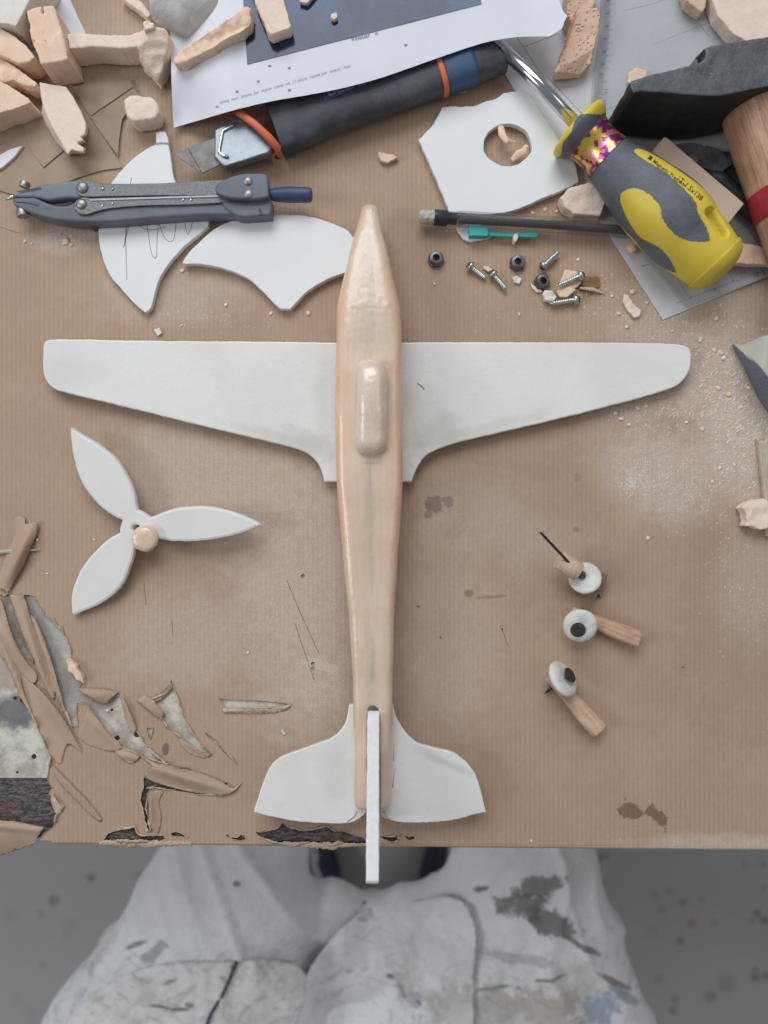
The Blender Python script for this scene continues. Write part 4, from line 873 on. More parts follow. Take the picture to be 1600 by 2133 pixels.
# ------------------------------------------------------------------ drawing and clear set square
dr = thing('technical_drawing', W(1450, 300, 0), 'large white drawing sheet with thin ruled pencil lines under the tools at the right', 'drawing')
add('sheet', plate(rag([(945, -60), (1015, 92), (1071, 187), (1273, 497), (1381, 666), (1600, 576), (1760, 510), (1760, -60)], .3, 10, 5), .0004, .0007, .00005, res=1), m_paper2, dr)
segs = [[(1409, 632), (1480, 604), (1545, 581), (1640, 545)], [(1076, 76), (1136, 166), (1175, 225)], [(1090, 98), (1165, 70)], [(1418, -10), (1446, 36), (1478, 77)], [(1362, 8), (1395, -6)], [(1362, 92), (1500, 38)],
        [(1300, 22), (1362, 8)], [(1516, 487), (1565, 466), (1620, 440)], [(1556, 474), (1600, 535)], [(1410, 578), (1437, 622)], [(1518, 565), (1526, 590)], [(1495, 606), (1502, 616)], [(1270, 258), (1310, 330)], [(1336, 555), (1360, 548)], [(1140, 160), (1230, 255)], [(1230, 240), (1290, 218)]]
for s_ in segs: add('ruled_line', lines_mesh([s_], .00032, .00074), m_pencil, dr, shade=0)
for x, y in [(1438, 620), (1489, 603), (1527, 584)]: add('line_mark', sheet([(x + 3 * cos(a), y + 3 * sin(a)) for a in [i * pi / 4 for i in range(8)]], lambda x, y: .00074, 3, .00003), m_ink, dr, shade=0)
sq = thing('set_square', W(1440, 300, .0007), 'clear plastic set square with a numbered edge lying over the drawing', 'set square')
add('plastic_sheet', plate(smooth([(1256, -60, 1), (1248, 80, 1), (1236, 160, 1), (1229, 262, 1), (1252, 360), (1285, 450), (1330, 520), (1385, 585), (1432, 640, 1), (1600, 576, 1), (1760, 510, 1), (1760, -60, 1)], 5), .0009, .0026, .0004), m_clear, sq)
add('scale_edge', plate([(1259, -60), (1275, -60), (1268, 80), (1256, 170), (1249, 250), (1232, 250), (1239, 160), (1251, 80)], .00262, .0028, .00005), m_clear_edge, sq)
tk = []
for i in range(62):
    y = -20 + i * 4.5; xe = 1251 + (80 - y) * .06 if y < 80 else 1251 - (y - 80) * .125
    ln = 22 if i % 6 == 0 else (15 if i % 3 == 0 else 9)
    tk.append([(xe + 4, y), (xe + 4 + ln, y + 1)])
add('scale_ticks', lines_mesh(tk, .00016, .00284), m_ink, sq, shade=0)
for i, s in enumerate('4567890'):
    y = 3 + 26.5 * i; xe = 1251 + (80 - y) * .06 if y < 80 else 1251 - (y - 80) * .125
    add('scale_number', text_mesh(s if s != '0' else '10', xe + 16, y + 1, 12, 92, .00284, .01), m_ink, sq, shade=0)
for s, x, y in (('11', 1258, 192), ('12', 1255, 215)): add('scale_number', text_mesh(s, x, y - 8, 12, -88, .00284, .01), m_ink, sq, shade=0)
tk = [[(1530 + i * 5, 556 - i * 1.9), (1530 + i * 5 + (4 if i % 5 else 7), 566 - i * 1.9 + (0 if i % 5 else 8))] for i in range(24)]
add('scale_ticks', lines_mesh(tk, .00016, .00284), m_ink, sq, shade=0)
for s, x, y in (('11', 1543, 573), ('10', 1570, 578), ('15', 1584, 576)): add('scale_number', text_mesh(s, x, y, 13, 18, .00284, .01), m_ink, sq, shade=0)

# ------------------------------------------------------------------ screwdriver
sd = thing('screwdriver', W(1340, 400, 0), 'big yellow and grey screwdriver with a shiny pink and gold foil band', 'screwdriver')
c0 = Vector((1203, 262)); c1 = Vector((1487, 549)); du = (c1 - c0).normalized()
dn = Vector((-du.y, du.x))     # left-hand side of the handle in the photo
prof = [(-6, 20), (-5, 44), (-2, 62), (4, 68), (12, 67), (22, 60), (32, 51), (45, 47), (62, 46), (80, 48), (100, 52), (125, 58), (150, 64), (180, 70), (210, 75), (245, 79), (280, 80), (310, 78), (340, 73), (365, 69), (385, 66), (402, 62), (408, 60), (420, 52), (429, 38), (434, 20), (435.5, 5)]
def prad(s):
    for i in range(len(prof) - 1):
        (a, ra), (b, rb) = prof[i], prof[i + 1]
        if s <= b:
            p0 = prof[max(i - 1, 0)]; p3 = prof[min(i + 2, len(prof) - 1)]; h = b - a; t = (s - a) / h
            m0 = (rb - p0[1]) / (b - p0[0]) * h; m1 = (p3[1] - ra) / (p3[0] - a) * h; t2 = t * t; t3 = t2 * t
            return (2 * t3 - 3 * t2 + 1) * ra + (t3 - 2 * t2 + t) * m0 + (3 * t2 - 2 * t3) * rb + (t3 - t2) * m1
    return prof[-1][1]
YP = [(1292, 412), (1300, 399), (1319, 392), (1341, 398.7), (1364, 417.5), (1375, 432.5), (1379, 455), (1394, 477.5), (1416, 496), (1446, 503.7), (1476, 503), (1479, 496), (1472.5, 474), (1454, 440), (1450, 421), (1424, 391), (1390, 361), (1360, 342.5), (1326, 320), (1322.5, 312), (1337, 311), (1375, 330), (1409, 352), (1468, 395), (1506, 440), (1600, 480), (1580, 600), (1500, 660), (1430, 610), (1405, 556), (1386, 526), (1367, 511), (1337, 496), (1318, 474), (1300, 440)]
YP = smooth(YP, 3)
YF = [(1100, 320), (1168, 330), (1172, 297), (1190, 275), (1197, 252), (1208, 237), (1256, 237), (1290, 215), (1240, 180), (1120, 200)]
SLOT = (Vector((1480, 441)), Vector((1508, 486)), 10.5)
def ztilt(s): return .0165 + .0024 * s / 435
N_S, N_T = 300, 240
def gp(s, th, off=0.0):
    r = prad(s); z0 = ztilt(s)
    rr = U(r, .018) + off
    # slightly three-sided grip
    rr *= 1 + .012 * cos(3 * th + .6) * sstep((s - 100) / 60)
    p = c0 + du * s
    c = W(p.x, p.y, .018); c.z = max(z0, U(r, .018) * .99 + .0003)
    side = Vector((dn.x, -dn.y, 0))
    v = c + side * (rr * cos(th)) + Vector((0, 0, 1)) * (rr * sin(th))
    return v
def topx(v):     # where a point on the upper half is seen, in photo pixels
    k = D / ((D - v.z) * S); return v.x * k + 800, 1066.5 - v.y * k
def prj(v, s, th):
    if sin(th) < -.02:  # the pattern repeats round the underside
        v = gp(s, -th)
    return topx(v)
S_ = [-6 + (435.5 + 6) * (i / N_S) for i in range(N_S + 1)]
def slotd(x, y):
    a, b, r = SLOT; p = Vector((x, y)); t = max(0, min(1, (p - a).dot(b - a) / (b - a).length_squared)); return (p - a - (b - a) * t).length
base = []; yf_ = []; pts2 = {}
for i, s in enumerate(S_):
    for j in range(N_T):
        th = 2 * pi * j / N_T; v = gp(s, th); x, y = prj(v, s, th)
        yel = inside(x, y, YP) or (s < 45 and inside(x, y, YF))
        dsl = slotd(*topx(v)) if sin(th) > 0 and s > 250 else 99
        if dsl < 11.5: v = v - (v - gp(s, th, -.0045)) * sstep((11.5 - dsl) / 2.5)
        pts2[i, j] = (v, yel)
base = [pts2[i, j][0] for i in range(N_S + 1) for j in range(N_T)]
FF = [[], []]
for i in range(N_S):
    for j in range(N_T):
        k = (j + 1) % N_T
        f = [i * N_T + j, i * N_T + k, (i + 1) * N_T + k, (i + 1) * N_T + j]
        ny = sum((pts2[i, j][1], pts2[i, k][1], pts2[i + 1, k][1], pts2[i + 1, j][1]))
        FF[1 if ny >= 2 else 0].append(f)
def sub(V, fs):
    idx = {}; nv = []; nf = []
    for f in fs:
        g = []
        for a in f:
            if a not in idx: idx[a] = len(nv); nv.append(V[a])
            g.append(idx[a])
        nf.append(g)
    return M(nv, nf)
caps = [[0 * N_T + j for j in range(N_T)], [N_S * N_T + j for j in range(N_T)]]
grip_o = add('rubber_grip', fixn(sub(base, FF[0])), m_grip, sd, shade=180)
yi = fixn(sub(base, FF[1] + caps))
yo = add('yellow_inlay', yi, m_yellow, sd, shade=180)
side3 = Vector((dn.x, -dn.y, 0))
def band(s0, s1, off, n=8, cap=False):
    return loft([[gp(s0 + (s1 - s0) * i / n, 2 * pi * j / 72, off) for j in range(72)] for i in range(n + 1)], cap=cap)
add('foil_band', band(34, 92, .0004, 16), m_holo, grip_o, shade=180)
add('end_cap', band(400, 434, .0009, 14, True), m_yellow_dk, yo, shade=180)
sh = [W(1030, 84, .0138), W(1120, 172, .0150), W(1203, 262, .0165)]
add('shaft', tube(sh, .0032, 32), m_chrome, sd, shade=180)
def gz(x, y):    # top of the grip under a photo pixel
    p = Vector((x, y)); s = (p - c0).dot(du); d = (p - c0).dot(dn); r = prad(s); c = W(0, 0, .018)
    rr = U(r, .018); dd = min(abs(U(d, .018)), rr * .985)
    return max(ztilt(s), rr * .99 + .0003) + sqrt(rr * rr - dd * dd) + .0004
tv = []
for s, x, y, sz, an in [('\u25A0 Magnetic Precision', 1348, 326, 11.5, -38), ('1T-1.5x138', 1408, 369, 15, -42)]:
    tv.append(text_mesh(s, x, y + 3, sz, an, lambda a, b: .0345, .01))
tm = join(tv)
gb = BVHTree.FromPolygons(base, FF[0] + FF[1]); eye = Vector((0, 0, D))
for v in tm.vertices:
    d_ = (v.co - eye).normalized(); h = gb.ray_cast(eye, d_)
    if h[0]: v.co = h[0] - d_ * .00015
add('handle_lettering', tm, m_black_ink, yo, shade=0)

# ------------------------------------------------------------------ hammer
hm = thing('hammer', W(1500, 230, 0), 'hammer with a dusty black steel head and wooden handle with a red painted ring', 'hammer')
top = [(1312, 172), (1318, 167), (1360, 154), (1400, 145), (1436, 136), (1456, 131), (1468, 121), (1470, 108), (1466, 100), (1478, 96), (1500, 92), (1550, 84), (1600, 76), (1720, 60), (1720, 160), (1640, 172), (1600, 180), (1540, 192), (1505, 199), (1480, 200), (1436, 198), (1380, 193), (1330, 190), (1321, 194), (1314, 186)]
zt_, zb_ = .046, .004
T = [W(p[0], p[1], zt_) for p in top]
cx = sum(t.x for t in T) / len(T); cy = sum(t.y for t in T) / len(T)
B = [Vector((t.x, t.y, zb_)) for t in T]
n = len(T)
hd = fixn(M(T + B, [list(range(n)), list(range(2 * n - 1, n - 1, -1))] + [[i, n + i, n + (i + 1) % n, (i + 1) % n] for i in range(n)]))
lower = prism([(1435, 138), (1455, 112), (1470, 100), (1560, 84), (1720, 60), (1720, 160), (1560, 186), (1470, 190)], .038, .0045)
hd = relax(remesh(join([hd, lower]), .0006), 1)
add('head', jitter(hd, .00025, 150, 3, .0001, 700), m_hammer, hm, shade=180)
A = Vector((1545, 130)); B2 = Vector((1662, 470)); dh = (B2 - A).normalized(); L = (B2 - A).length
def hring(s, k=1.0, off=0.0):
    p = A + dh * s; rad = 59 + 7 * sstep(s / 200) - 3 * sstep((s - 260) / 200)
    c = W(p.x, p.y, .024); c.z = .0225
    sx_ = Vector((dh.y, dh.x, 0)).normalized()
    return ringpts(c, sx_, Vector((0, 0, 1)), U(rad, .024) * k + off, .0185 * k + off, 48, 2.1)
hh_ = add('handle', loft([hring(s) for s in range(60, 700, 20)]), m_handle, hm, shade=180)
add('painted_ring', loft([hring(s, 1, .0003) for s in (268, 290, 315, 325)]), m_red, hh_, shade=180)

# pliers lying under the hammer handle
pl = thing('pliers', W(1500, 370, 0), 'black-handled pliers half hidden beneath the hammer handle', 'pliers')
add('jaw', jitter(remesh(prism([(1395, 302), (1440, 296), (1500, 310), (1530, 340), (1500, 362), (1440, 340), (1400, 318)], .0105, .0030), .0007), .0003, 200, 2), m_hammer, pl, shade=180)
add('pivot', lathe(W(1441, 332, .0105), (0, 0, 1), [(0, .0001), (0, .0035), (.0008, .0033), (.0012, .0020), (.0012, .0001)]), m_blade, pl)
add('grip', tube([W(x, y, z) for x, y, z in [(1462, 352, .007), (1500, 376, .0075), (1535, 410, .0078), (1575, 446, .0078), (1640, 480, .0078)]], [.0035, .0048, .0050, .0050, .0045], 20, flat=.8), m_black, pl, shade=180)
add('grip', tube([W(x, y, z) for x, y, z in [(1490, 330, .007), (1540, 336, .0075), (1580, 350, .0078), (1660, 380, .0078)]], [.0035, .0046, .0050, .0045], 20, flat=.8), m_black, pl, shade=180)
offcut('tan_board', [(1384, 285, 1), (1390, 287, 1), (1551, 424, 1), (1516, 467, 1), (1352, 322, 1)], .0150, .0185, 'smooth tan rectangular board behind the screwdriver handle', 'board', m_balsa, .3, seed=21, n=1)

# ------------------------------------------------------------------ mechanical pencil
mp_ = thing('mechanical_pencil', W(1090, 465, 0), 'clear barrelled mechanical pencil with worn eraser and turquoise clip under the screwdriver', 'mechanical pencil')
def ptube(pts, rad, z, m, name, seg=28, **k): return add(name, tube([W(x, y, z) for x, y in pts], rad, seg, **k), m, mp_, shade=50)
zz = .0068
er = tube([W(x, y, zz) for x, y in [(873, 451), (878, 451.4), (890, 452), (906, 453)]], [.0026, .0033, .0035, .0036], 24)
add('eraser', jitter(remesh(er, .0004), .0005, 500, 2, .0002, 1500), m_eraser, mp_, shade=180)
ptube([(905, 453), (930, 454.5), (934, 454.6), (952, 456)], [.0040, .0040, .0030, .0030], zz, m_black, 'ferrule')
ptube([(952, 456), (954, 456), (1150, 468), (1330, 481)], [.0036, .0041, .0042, .0042], zz, m_barrel, 'barrel', flat=.98)
ptube([(956, 456.5), (1150, 468), (1330, 481)], [.0021, .0021, .0021], zz, m_lead, 'inner_tube')
zc_ = .0052
add('clip', join([plate([(977, 473), (981, 470), (1016, 474), (1018, 484), (1016, 492), (978, 491)], zc_ - .003, zc_ + .0015, .0004), plate([(1012, 480), (1018, 481), (1060, 485), (1118, 481), (1122, 488), (1118, 494), (1060, 493), (1012, 491)], zc_ - .0015, zc_, .0004)]), m_teal, mp_)
foam('foam_chip', [prism([(1070, 490), (1078, 484), (1080, 494), (1074, 504), (1069, 500)], .0062, .0005)], 'tiny foam sliver leaning on the turquoise pencil clip', m_foam_pale, seed=50, vs=.0004, amp=.0002)

# ------------------------------------------------------------------ drawing compass
cp = thing('drawing_compass', W(330, 410, 0), 'folded blue-grey drawing compass with metal arms and a navy handle', 'drawing compass')
z0c, z1c = .0050, .0125
Q = lambda pts, s=2.105, ox=0, oy=260: [(ox + p[0] / s, oy + p[1] / s) + tuple(p[2:]) for p in pts]
Q2 = lambda pts: Q(pts, 4.848, 0, 340)
add('leg_shell', plate(smooth(Q2([(145, 320, 1), (180, 290), (250, 262), (400, 225), (600, 190), (790, 165), (860, 160), (1000, 190), (1200, 200), (1600, 195, 1), (2150, 165), (2330, 160, 1), (2330, 330, 1), (1600, 335, 1), (900, 345, 1), (800, 350), (650, 352), (500, 372), (400, 352), (350, 340, 1), (145, 342, 1)]), 4), z0c, z1c - .001, .0012, res=3), m_comp_lt, cp)
add('leg_shell', plate(smooth(Q2([(118, 372, 1), (145, 345, 1), (350, 342, 1), (420, 372), (520, 412), (640, 425), (740, 400), (900, 350, 1), (1600, 345, 1), (2300, 335, 1), (2560, 380, 1), (2740, 420, 1), (2740, 520, 1), (2560, 545), (2350, 530), (2000, 530), (1600, 555), (1200, 590), (980, 600, 1), (700, 590), (480, 555), (320, 505), (200, 450), (140, 420)]), 4), z0c - .0030, z1c - .0005, .0014, res=3), m_comp, cp)
add('metal_arm', plate(smooth(Q2([(850, 165), (940, 190), (1150, 225), (1500, 240), (1900, 215), (2250, 165, 1), (2330, 330, 1), (1600, 325, 1), (920, 338, 1), (840, 335), (790, 310), (762, 260), (775, 205)]), 4), z1c - .0006, z1c + .0006, .0003), m_arm, cp)
add('metal_arm', plate(smooth(Q2([(840, 345), (900, 352, 1), (1600, 335, 1), (2300, 318, 1), (2350, 370, 1), (2200, 400), (1800, 420), (1500, 425), (1150, 450), (1000, 480), (880, 515), (800, 505), (755, 450), (765, 380)]), 4), z1c - .0004, z1c + .0008, .0003), m_arm, cp)
add('gap_strip', plate(Q2([(905, 358), (2330, 318), (2330, 338), (905, 380)]), z1c + .0007, z1c + .0012, .0002), m_steel, cp)
for k, (x, y, r) in enumerate([(835, 245, 55), (825, 415, 52)]):
    c = W(x / 4.848, 340 + y / 4.848, z1c + .0006)
    add('rivet', lathe(c, (0, 0, 1), [(0, U(r, 0) / 4.848), (.0006, U(r, 0) / 4.848 * .95), (.0012, U(r, 0) / 4.848 * .6), (.0014, .0001)], 28), m_knob, cp, shade=180)
for (x, y, r) in [(1040, 258, 18), (1138, 262, 16), (1035, 430, 18), (1138, 408, 16)]:
    add('pin', lathe(W(x / 4.848, 340 + y / 4.848, z1c + .0005), (0, 0, 1), [(0, U(r, 0) / 4.848), (.0005, U(r, 0) / 4.848 * .8), (.0007, .0001)], 16), m_chrome, cp, shade=180)
for (x, y) in [(804, 329), (838, 329)]: add('pin', lathe(W(x / 2.105, 260 + y / 2.105, z1c + .0007), (0, 0, 1), [(0, .0009), (.0004, .0007), (.0006, .0001)], 16), m_chrome, cp, shade=180)
Q5 = lambda pts: Q(pts, 5.714, 400, 340)
hg_ = add('hinge_head', plate(smooth(Q5([(275, 320), (295, 255), (370, 200), (500, 145), (640, 118), (800, 118), (870, 125), (905, 160), (915, 250), (915, 400, 1), (800, 425), (640, 430), (480, 420), (340, 385)]), 4), z1c - .0005, z1c + .0040, .0010, res=3), m_comp, cp)
add('hinge_base', plate(smooth(Q5([(300, 400, 1), (500, 440), (700, 445), (918, 400, 1), (945, 430), (955, 490), (940, 620, 1), (700, 640), (560, 640), (420, 560)]), 4), .0040, z1c + .0005, .0012, res=3), m_comp, cp)
add('screw', lathe(W(400 + 668 / 5.714, 340 + 215 / 5.714, z1c + .0040), (0, 0, 1), [(0, .0021), (.0005, .0020), (.0009, .0013), (.0010, .0001)], 24), m_knob, hg_)
add('screw', lathe(W(400 + 670 / 5.714, 340 + 368 / 5.714, z1c + .0040), (0, 0, 1), [(0, .0021), (.0005, .0020), (.0009, .0013), (.0010, .0001)], 24), m_knob, hg_)
add('handle', tube([W(x, y, .0115) for x, y in Q5([(930, 375), (960, 375), (1000, 375), (1150, 375), (1380, 378), (1420, 380), (1432, 380)])], [.0028, .0030, .0034, .0039, .0037, .0034, .0020], 28), m_navy, cp, shade=60)
add('slot_mark', plate(Q5([(790, 545), (820, 540), (845, 618), (805, 620)]), z1c - .0002, z1c + .0007, .0001), m_black, cp, shade=0)
add('thumb_screw', fixn(tube([W(50, 391, .0095), W(52, 384, .0095), W(53, 379, .0095)], [.0026, .0027, .0022], 18)), m_knob, cp)
add('thumb_screw', fixn(tube([W(44, 430, .0085), W(47, 441, .0085), W(49, 451, .0085)], [.0020, .0032, .0030], 18)), m_knob, cp)
add('needle_point', tube([W(30, 410, .0085), W(18, 413, .0075), W(10, 417, .0068)], [.0012, .0009, .0001], 10), m_zinc, cp, shade=180)
add('blue_joint', plate([(172, 452), (204, 455), (205, 474), (192, 476), (176, 466)], .0010, .0060, .0005), m_navy, cp)
add('groove', lines_mesh([[(36, 399), (50, 397), (84, 391)], [(34, 421), (54, 422), (80, 428)]], .0006, z1c - .00035), m_black, cp, shade=0)
# ------------------------------------------------------------------ small hardware
def hexring(c, r, h, ang=0, n=6): return [c + Vector((r * cos(ang + i * 2 * pi / n), r * sin(ang + i * 2 * pi / n), h)) for i in range(n)]
def nut_mesh():
    body = lathe((0, 0, 0), (0, 0, 1), [(0, .0039), (.0012, .0041), (.0024, .0037), (.0034, .0033), (.0036, .0029)], 6 * 6)
    cut = lathe((0, 0, -.001), (0, 0, 1), [(0, .0017), (.006, .0019)], 20)
    return boolean(body, cut)
nut0 = thing('lock_nut', W(908, 541, .0002), 'dark steel lock nut standing apart below the pencil eraser', 'nut', 'loose steel nuts')
ORIG[nut0.name] = Vector((0, 0, 0))
add('collar', nut_mesh(), m_nut, nut0)
hx = loft([hexring(Vector((0, 0, 0)), .0044, h) for h in (0, .0018)], True); hx = boolean(hx, lathe((0, 0, -.001), (0, 0, 1), [(0, .0019), (.004, .0019)], 20))
add('hex_base', hx, m_nut, nut0, shade=20)
def dup(root, loc, rz, label, rx=0):
    r = root.copy(); COL.objects.link(r); r.location = loc; r.rotation_euler = (rx, 0, rz); r['label'] = label
    for ch in root.children:
        c = ch.copy(); COL.objects.link(c); c.parent = r
        for g in ch.children:
            e_ = g.copy(); COL.objects.link(e_); e_.parent = c
    return r
dup(nut0, W(1077, 549, .0002), .4, 'dark steel lock nut right of the two parallel screws')
dup(nut0, W(1128, 588, .0004), .9, 'dark steel lock nut touching the pile of screws and white scraps', .12)
def screw(L, r, hr):
    prof = []
    n = int(L / .00022)
    for i in range(n + 1):
        h = L * i / n; k = 1.0 if h < L - .0012 else max(.3, (L - h) / .0012)
        prof.append((h, r * k * (1 + .13 * cos(2 * pi * h / .0009)) if h > L * .12 else r))
    return prof
def make_screw(name, label, L=.0100, r=.00125, hr=.0026):
    t_ = thing(name, (0, 0, 0), label, 'screw', 'loose screws beside the nuts'); ORIG[t_.name] = Vector((0, 0, 0))
    add('shank', lathe((0, 0, 0), (1, 0, 0), screw(L, r, hr), 18), m_zinc, t_, shade=180)
    hd_ = lathe((0, 0, 0), (1, 0, 0), [(.0004, r), (0, hr * .95), (-.0008, hr), (-.0014, hr * .85), (-.0019, hr * .45), (-.0020, .0001)], 26)
    cut = join([wbox(-.0024, -.0012, -.0003, .0003, -.0016, .0016), wbox(-.00241, -.00121, -.0016, .0016, -.0003, .0003)])
    h_ = add('head', hd_, m_zinc, t_, shade=180)
    add('cross_slot', fixn(cut), m_nail, h_, shade=0)
    return t_
sc0 = make_screw('screw', 'short screw lying left of its twin, head toward the upper left')
def setscrew(o, hx_, hy, tx, ty, z=.0028, dz=0.0):
    a = W(hx_, hy, z); b = W(tx, ty, z + dz); o.location = a
    d = b - a; o.rotation_euler = d.to_track_quat('X', 'Z').to_euler()
setscrew(sc0, 982, 556, 1012, 580, .0026, -.001)
for (a, b, c_, d_, l, z) in [(1029, 573, 1056, 604, 'short screw of the parallel pair, nearer the middle nut', .0026), (1134, 552, 1156, 532, 'short dark screw standing head-down at the upper right of the nuts', .0030),
                      (1206, 576, 1152, 600, 'bluish screw pointing left on top of the foam flake', .0040), (1196, 625, 1145, 633, 'greenish shiny screw at the bottom of the little pile', .0028)]:
    o = dup(sc0, (0, 0, 0), 0, l); setscrew(o, a, b, c_, d_, z)
    if a in (1206, 1196):
        for ch in o.children: ch.scale = (1.25, 1, 1)
foam('foam_chip', [prism([(1178, 562), (1206, 566), (1212, 590), (1190, 606), (1165, 612), (1162, 600)], .0020, .0004)], 'square cream flake beneath the bluish screw', m_foam, seed=60, vs=.0005, amp=.0003)
foam('foam_chip', [prism([(1160, 605), (1190, 596), (1200, 604), (1182, 618), (1166, 618)], .0030, .0004)], 'cream flake between the bluish and the greenish screw', m_foam, seed=61, vs=.0005, amp=.0004)
foam('foam_chip', [prism([(1136, 604), (1150, 606), (1160, 618), (1152, 628), (1136, 624), (1133, 612)], .0036, .0004)], 'crumpled white scrap at the end of the screw pile', m_foam_white, seed=62, vs=.0004, amp=.0008, fr=500)
foam('foam_chip', [prism([(1104, 588), (1112, 594), (1128, 604), (1132, 608), (1118, 608), (1108, 600)], .0012, .0003)], 'thin pinkish flake under the nut beside the screw pile', m_foam_pale, seed=63, vs=.0004, amp=.0002)
foam('foam_chip', [prism([(1008, 553), (1020, 556), (1026, 562), (1018, 566), (1008, 560)], .0016, .0004)], 'small cream flake between the two parallel screws', m_foam, seed=64, vs=.0004, amp=.0003)
foam('foam_chip', [prism([(1068, 578), (1078, 574), (1086, 580), (1082, 590), (1072, 588)], .0018, .0003)], 'white crumb below the middle nut', m_foam_white, seed=65, vs=.0004, amp=.0006, fr=500)
add('amber_flake', plate(rag([(1212, 590), (1230, 578), (1246, 576), (1250, 596), (1236, 600), (1216, 604)], 1, 3, 2), .0003, .0008, .0001), basic('amber_varnish', (.20, .10, .035), (.26, .14, .05), .35, 200), None, 'thin amber brown flake right of the screw pile', 'flake')
add('wood_splinter', fixn(tube([W(1208, 600, .0010), W(1235, 603, .0015), W(1261, 612, .0008)], [.0006, .0011, .0002], 10)), m_peg2, None, 'short pale splinter pointing right from the screw pile', 'splinter')

# ------------------------------------------------------------------ wheels nailed to wooden pegs
def disc(name, c, axis, R, h, parent, m=m_wheel, bev=.0007, hole=.0):
    prof = [(0, R * .55), (0, R - bev * 2), (bev * .6, R - bev * .4), (bev * 1.4, R), (h - bev * 1.4, R), (h - bev * .6, R - bev * .5), (h, R - bev * 2.2), (h + .0001, R * .5), (h - .0003, R * .2), (h - .0003, .0001)]
    prof = [(0, .0001)] + prof
    return add(name, jitter(lathe(c, axis, prof, 56), .00012, 300, 3), m, parent, shade=180)
w1 = thing('wheel_peg', W(1205, 1195, 0), 'white wheel and short round peg threaded on a long thin nail, topmost of the three', 'wheel assembly', 'undercarriage wheels on pegs')
add('wood_block', jitter(remesh(prism([(1200, 1240), (1222, 1208), (1244, 1192), (1266, 1196), (1256, 1224), (1240, 1250), (1226, 1244)], .0060, .0012), .0005), .0005, 400, 4), m_bark, w1, shade=180)
a = Vector((-.28, .42, 1)).normalized()
wh_ = disc('wheel', W(1219, 1206, .0072), a, U(33), .0030, w1)
add('axle_hole', lathe(W(1212, 1198, .0098) + a * .0002, a, [(0, .0001), (0, .0021), (.0006, .0021), (.0006, .0001)], 24), m_nail, wh_)
pg = lathe(W(1163, 1166, .0150), (W(1206, 1192, .0140) - W(1163, 1166, .0150)), [(0, .0001), (0, .0044), (.0006, .0049), (.0062, .0050), (.0116, .0049), (.0121, .0045), (.0121, .0001)], 36)
add('peg', jitter(pg, .0002, 200, 2), m_peg2, w1, shade=50)
add('nail', tube([W(1126, 1109, .0330), W(1128, 1111, .0325), W(1188, 1175, .0180)], [.0005, .00068, .0007], 12), m_nail, w1, shade=180)
add('nail_hole', lathe(W(1187, 1174, .0186), (-.15, .1, 1), [(0, .0001), (0, .0012), (.0004, .0012), (.0004, .0001)], 18), m_nail, w1)
add('nail_point', tube([W(1238, 1231, .0040), W(1246, 1240, .0025), W(1252, 1247, .0008)], [.0008, .0008, .0001], 12), m_nail, w1, shade=180)
def pegmesh(p0, p1, r0, r1, z0_, z1_, seed, sq=3.2):
    P0 = W(*p0, z0_); P1 = W(*p1, z1_); pts = [P0.lerp(P1, t / 10) + Vector((0, 0, .0004 * sin(t))) for t in range(11)]
    me = tube(pts, [r0 + (r1 - r0) * sstep(t / 10 * 1.2) for t in range(11)], 28, sq, .9)
    me = jitter(relax(remesh(me, .0005), 1), .0005, 110, seed, .0001, 900); return me
w2 = thing('wheel_peg', W(1240, 1305, 0), 'white wheel facing up with a round black nail head, on a long peg', 'wheel assembly', 'undercarriage wheels on pegs')
add('peg', pegmesh((1190, 1275), (1330, 1331), .0030, .0044, .0050, .0052, 5), m_peg, w2, shade=180)
a = Vector((-.10, -.18, 1)).normalized()
disc('wheel', W(1207.5, 1301, .0088), a, U(34.5) , .0036, w2, bev=.0012)
add('nail_head', lathe(W(1204, 1311.5, .0122), a, [(0, .0001), (0, .0037), (.0004, .0038), (.0007, .0036), (.0009, .0001)], 30), m_nail, w2, shade=50)
add('nail_point', tube([W(1212, 1272, .0045), W(1217, 1265, .0040)], [.0007, .0001], 10), m_nail, w2, shade=180)
add('nail_bend', tube([W(1238, 1284, .0060), W(1243, 1300, .0070), W(1238, 1312, .0080)], [.0008, .0007, .0006], 10), m_nail, w2, shade=180)
w3 = thing('wheel_peg', W(1195, 1455, 0), 'white wheel tilted on its edge with nail head showing, on the lowest peg', 'wheel assembly', 'undercarriage wheels on pegs')
add('peg', pegmesh((1146, 1409), (1246, 1520), .0028, .0048, .0050, .0052, 9), m_peg_b, w3, shade=180)
a = Vector((.60, .50, .58)).normalized()
disc('wheel', W(1166, 1417, .0110), a, U(38), .0042, w3, bev=.0013)
cw = W(1166, 1417, .0110) + a * .0044
add('nail_stem', tube([cw, cw + a * .0022], .0012, 12), m_nail, w3)
add('nail_head', lathe(cw + a * .0022, a, [(0, .0001), (0, .0038), (.0004, .0039), (.0008, .0001)], 30), m_nail, w3, shade=50)
add('nail_point', tube([W(1152, 1430, .0050), W(1143, 1438, .0030), W(1134, 1445, .0008)], [.0010, .0009, .0001], 12), m_nail, w3, shade=180)

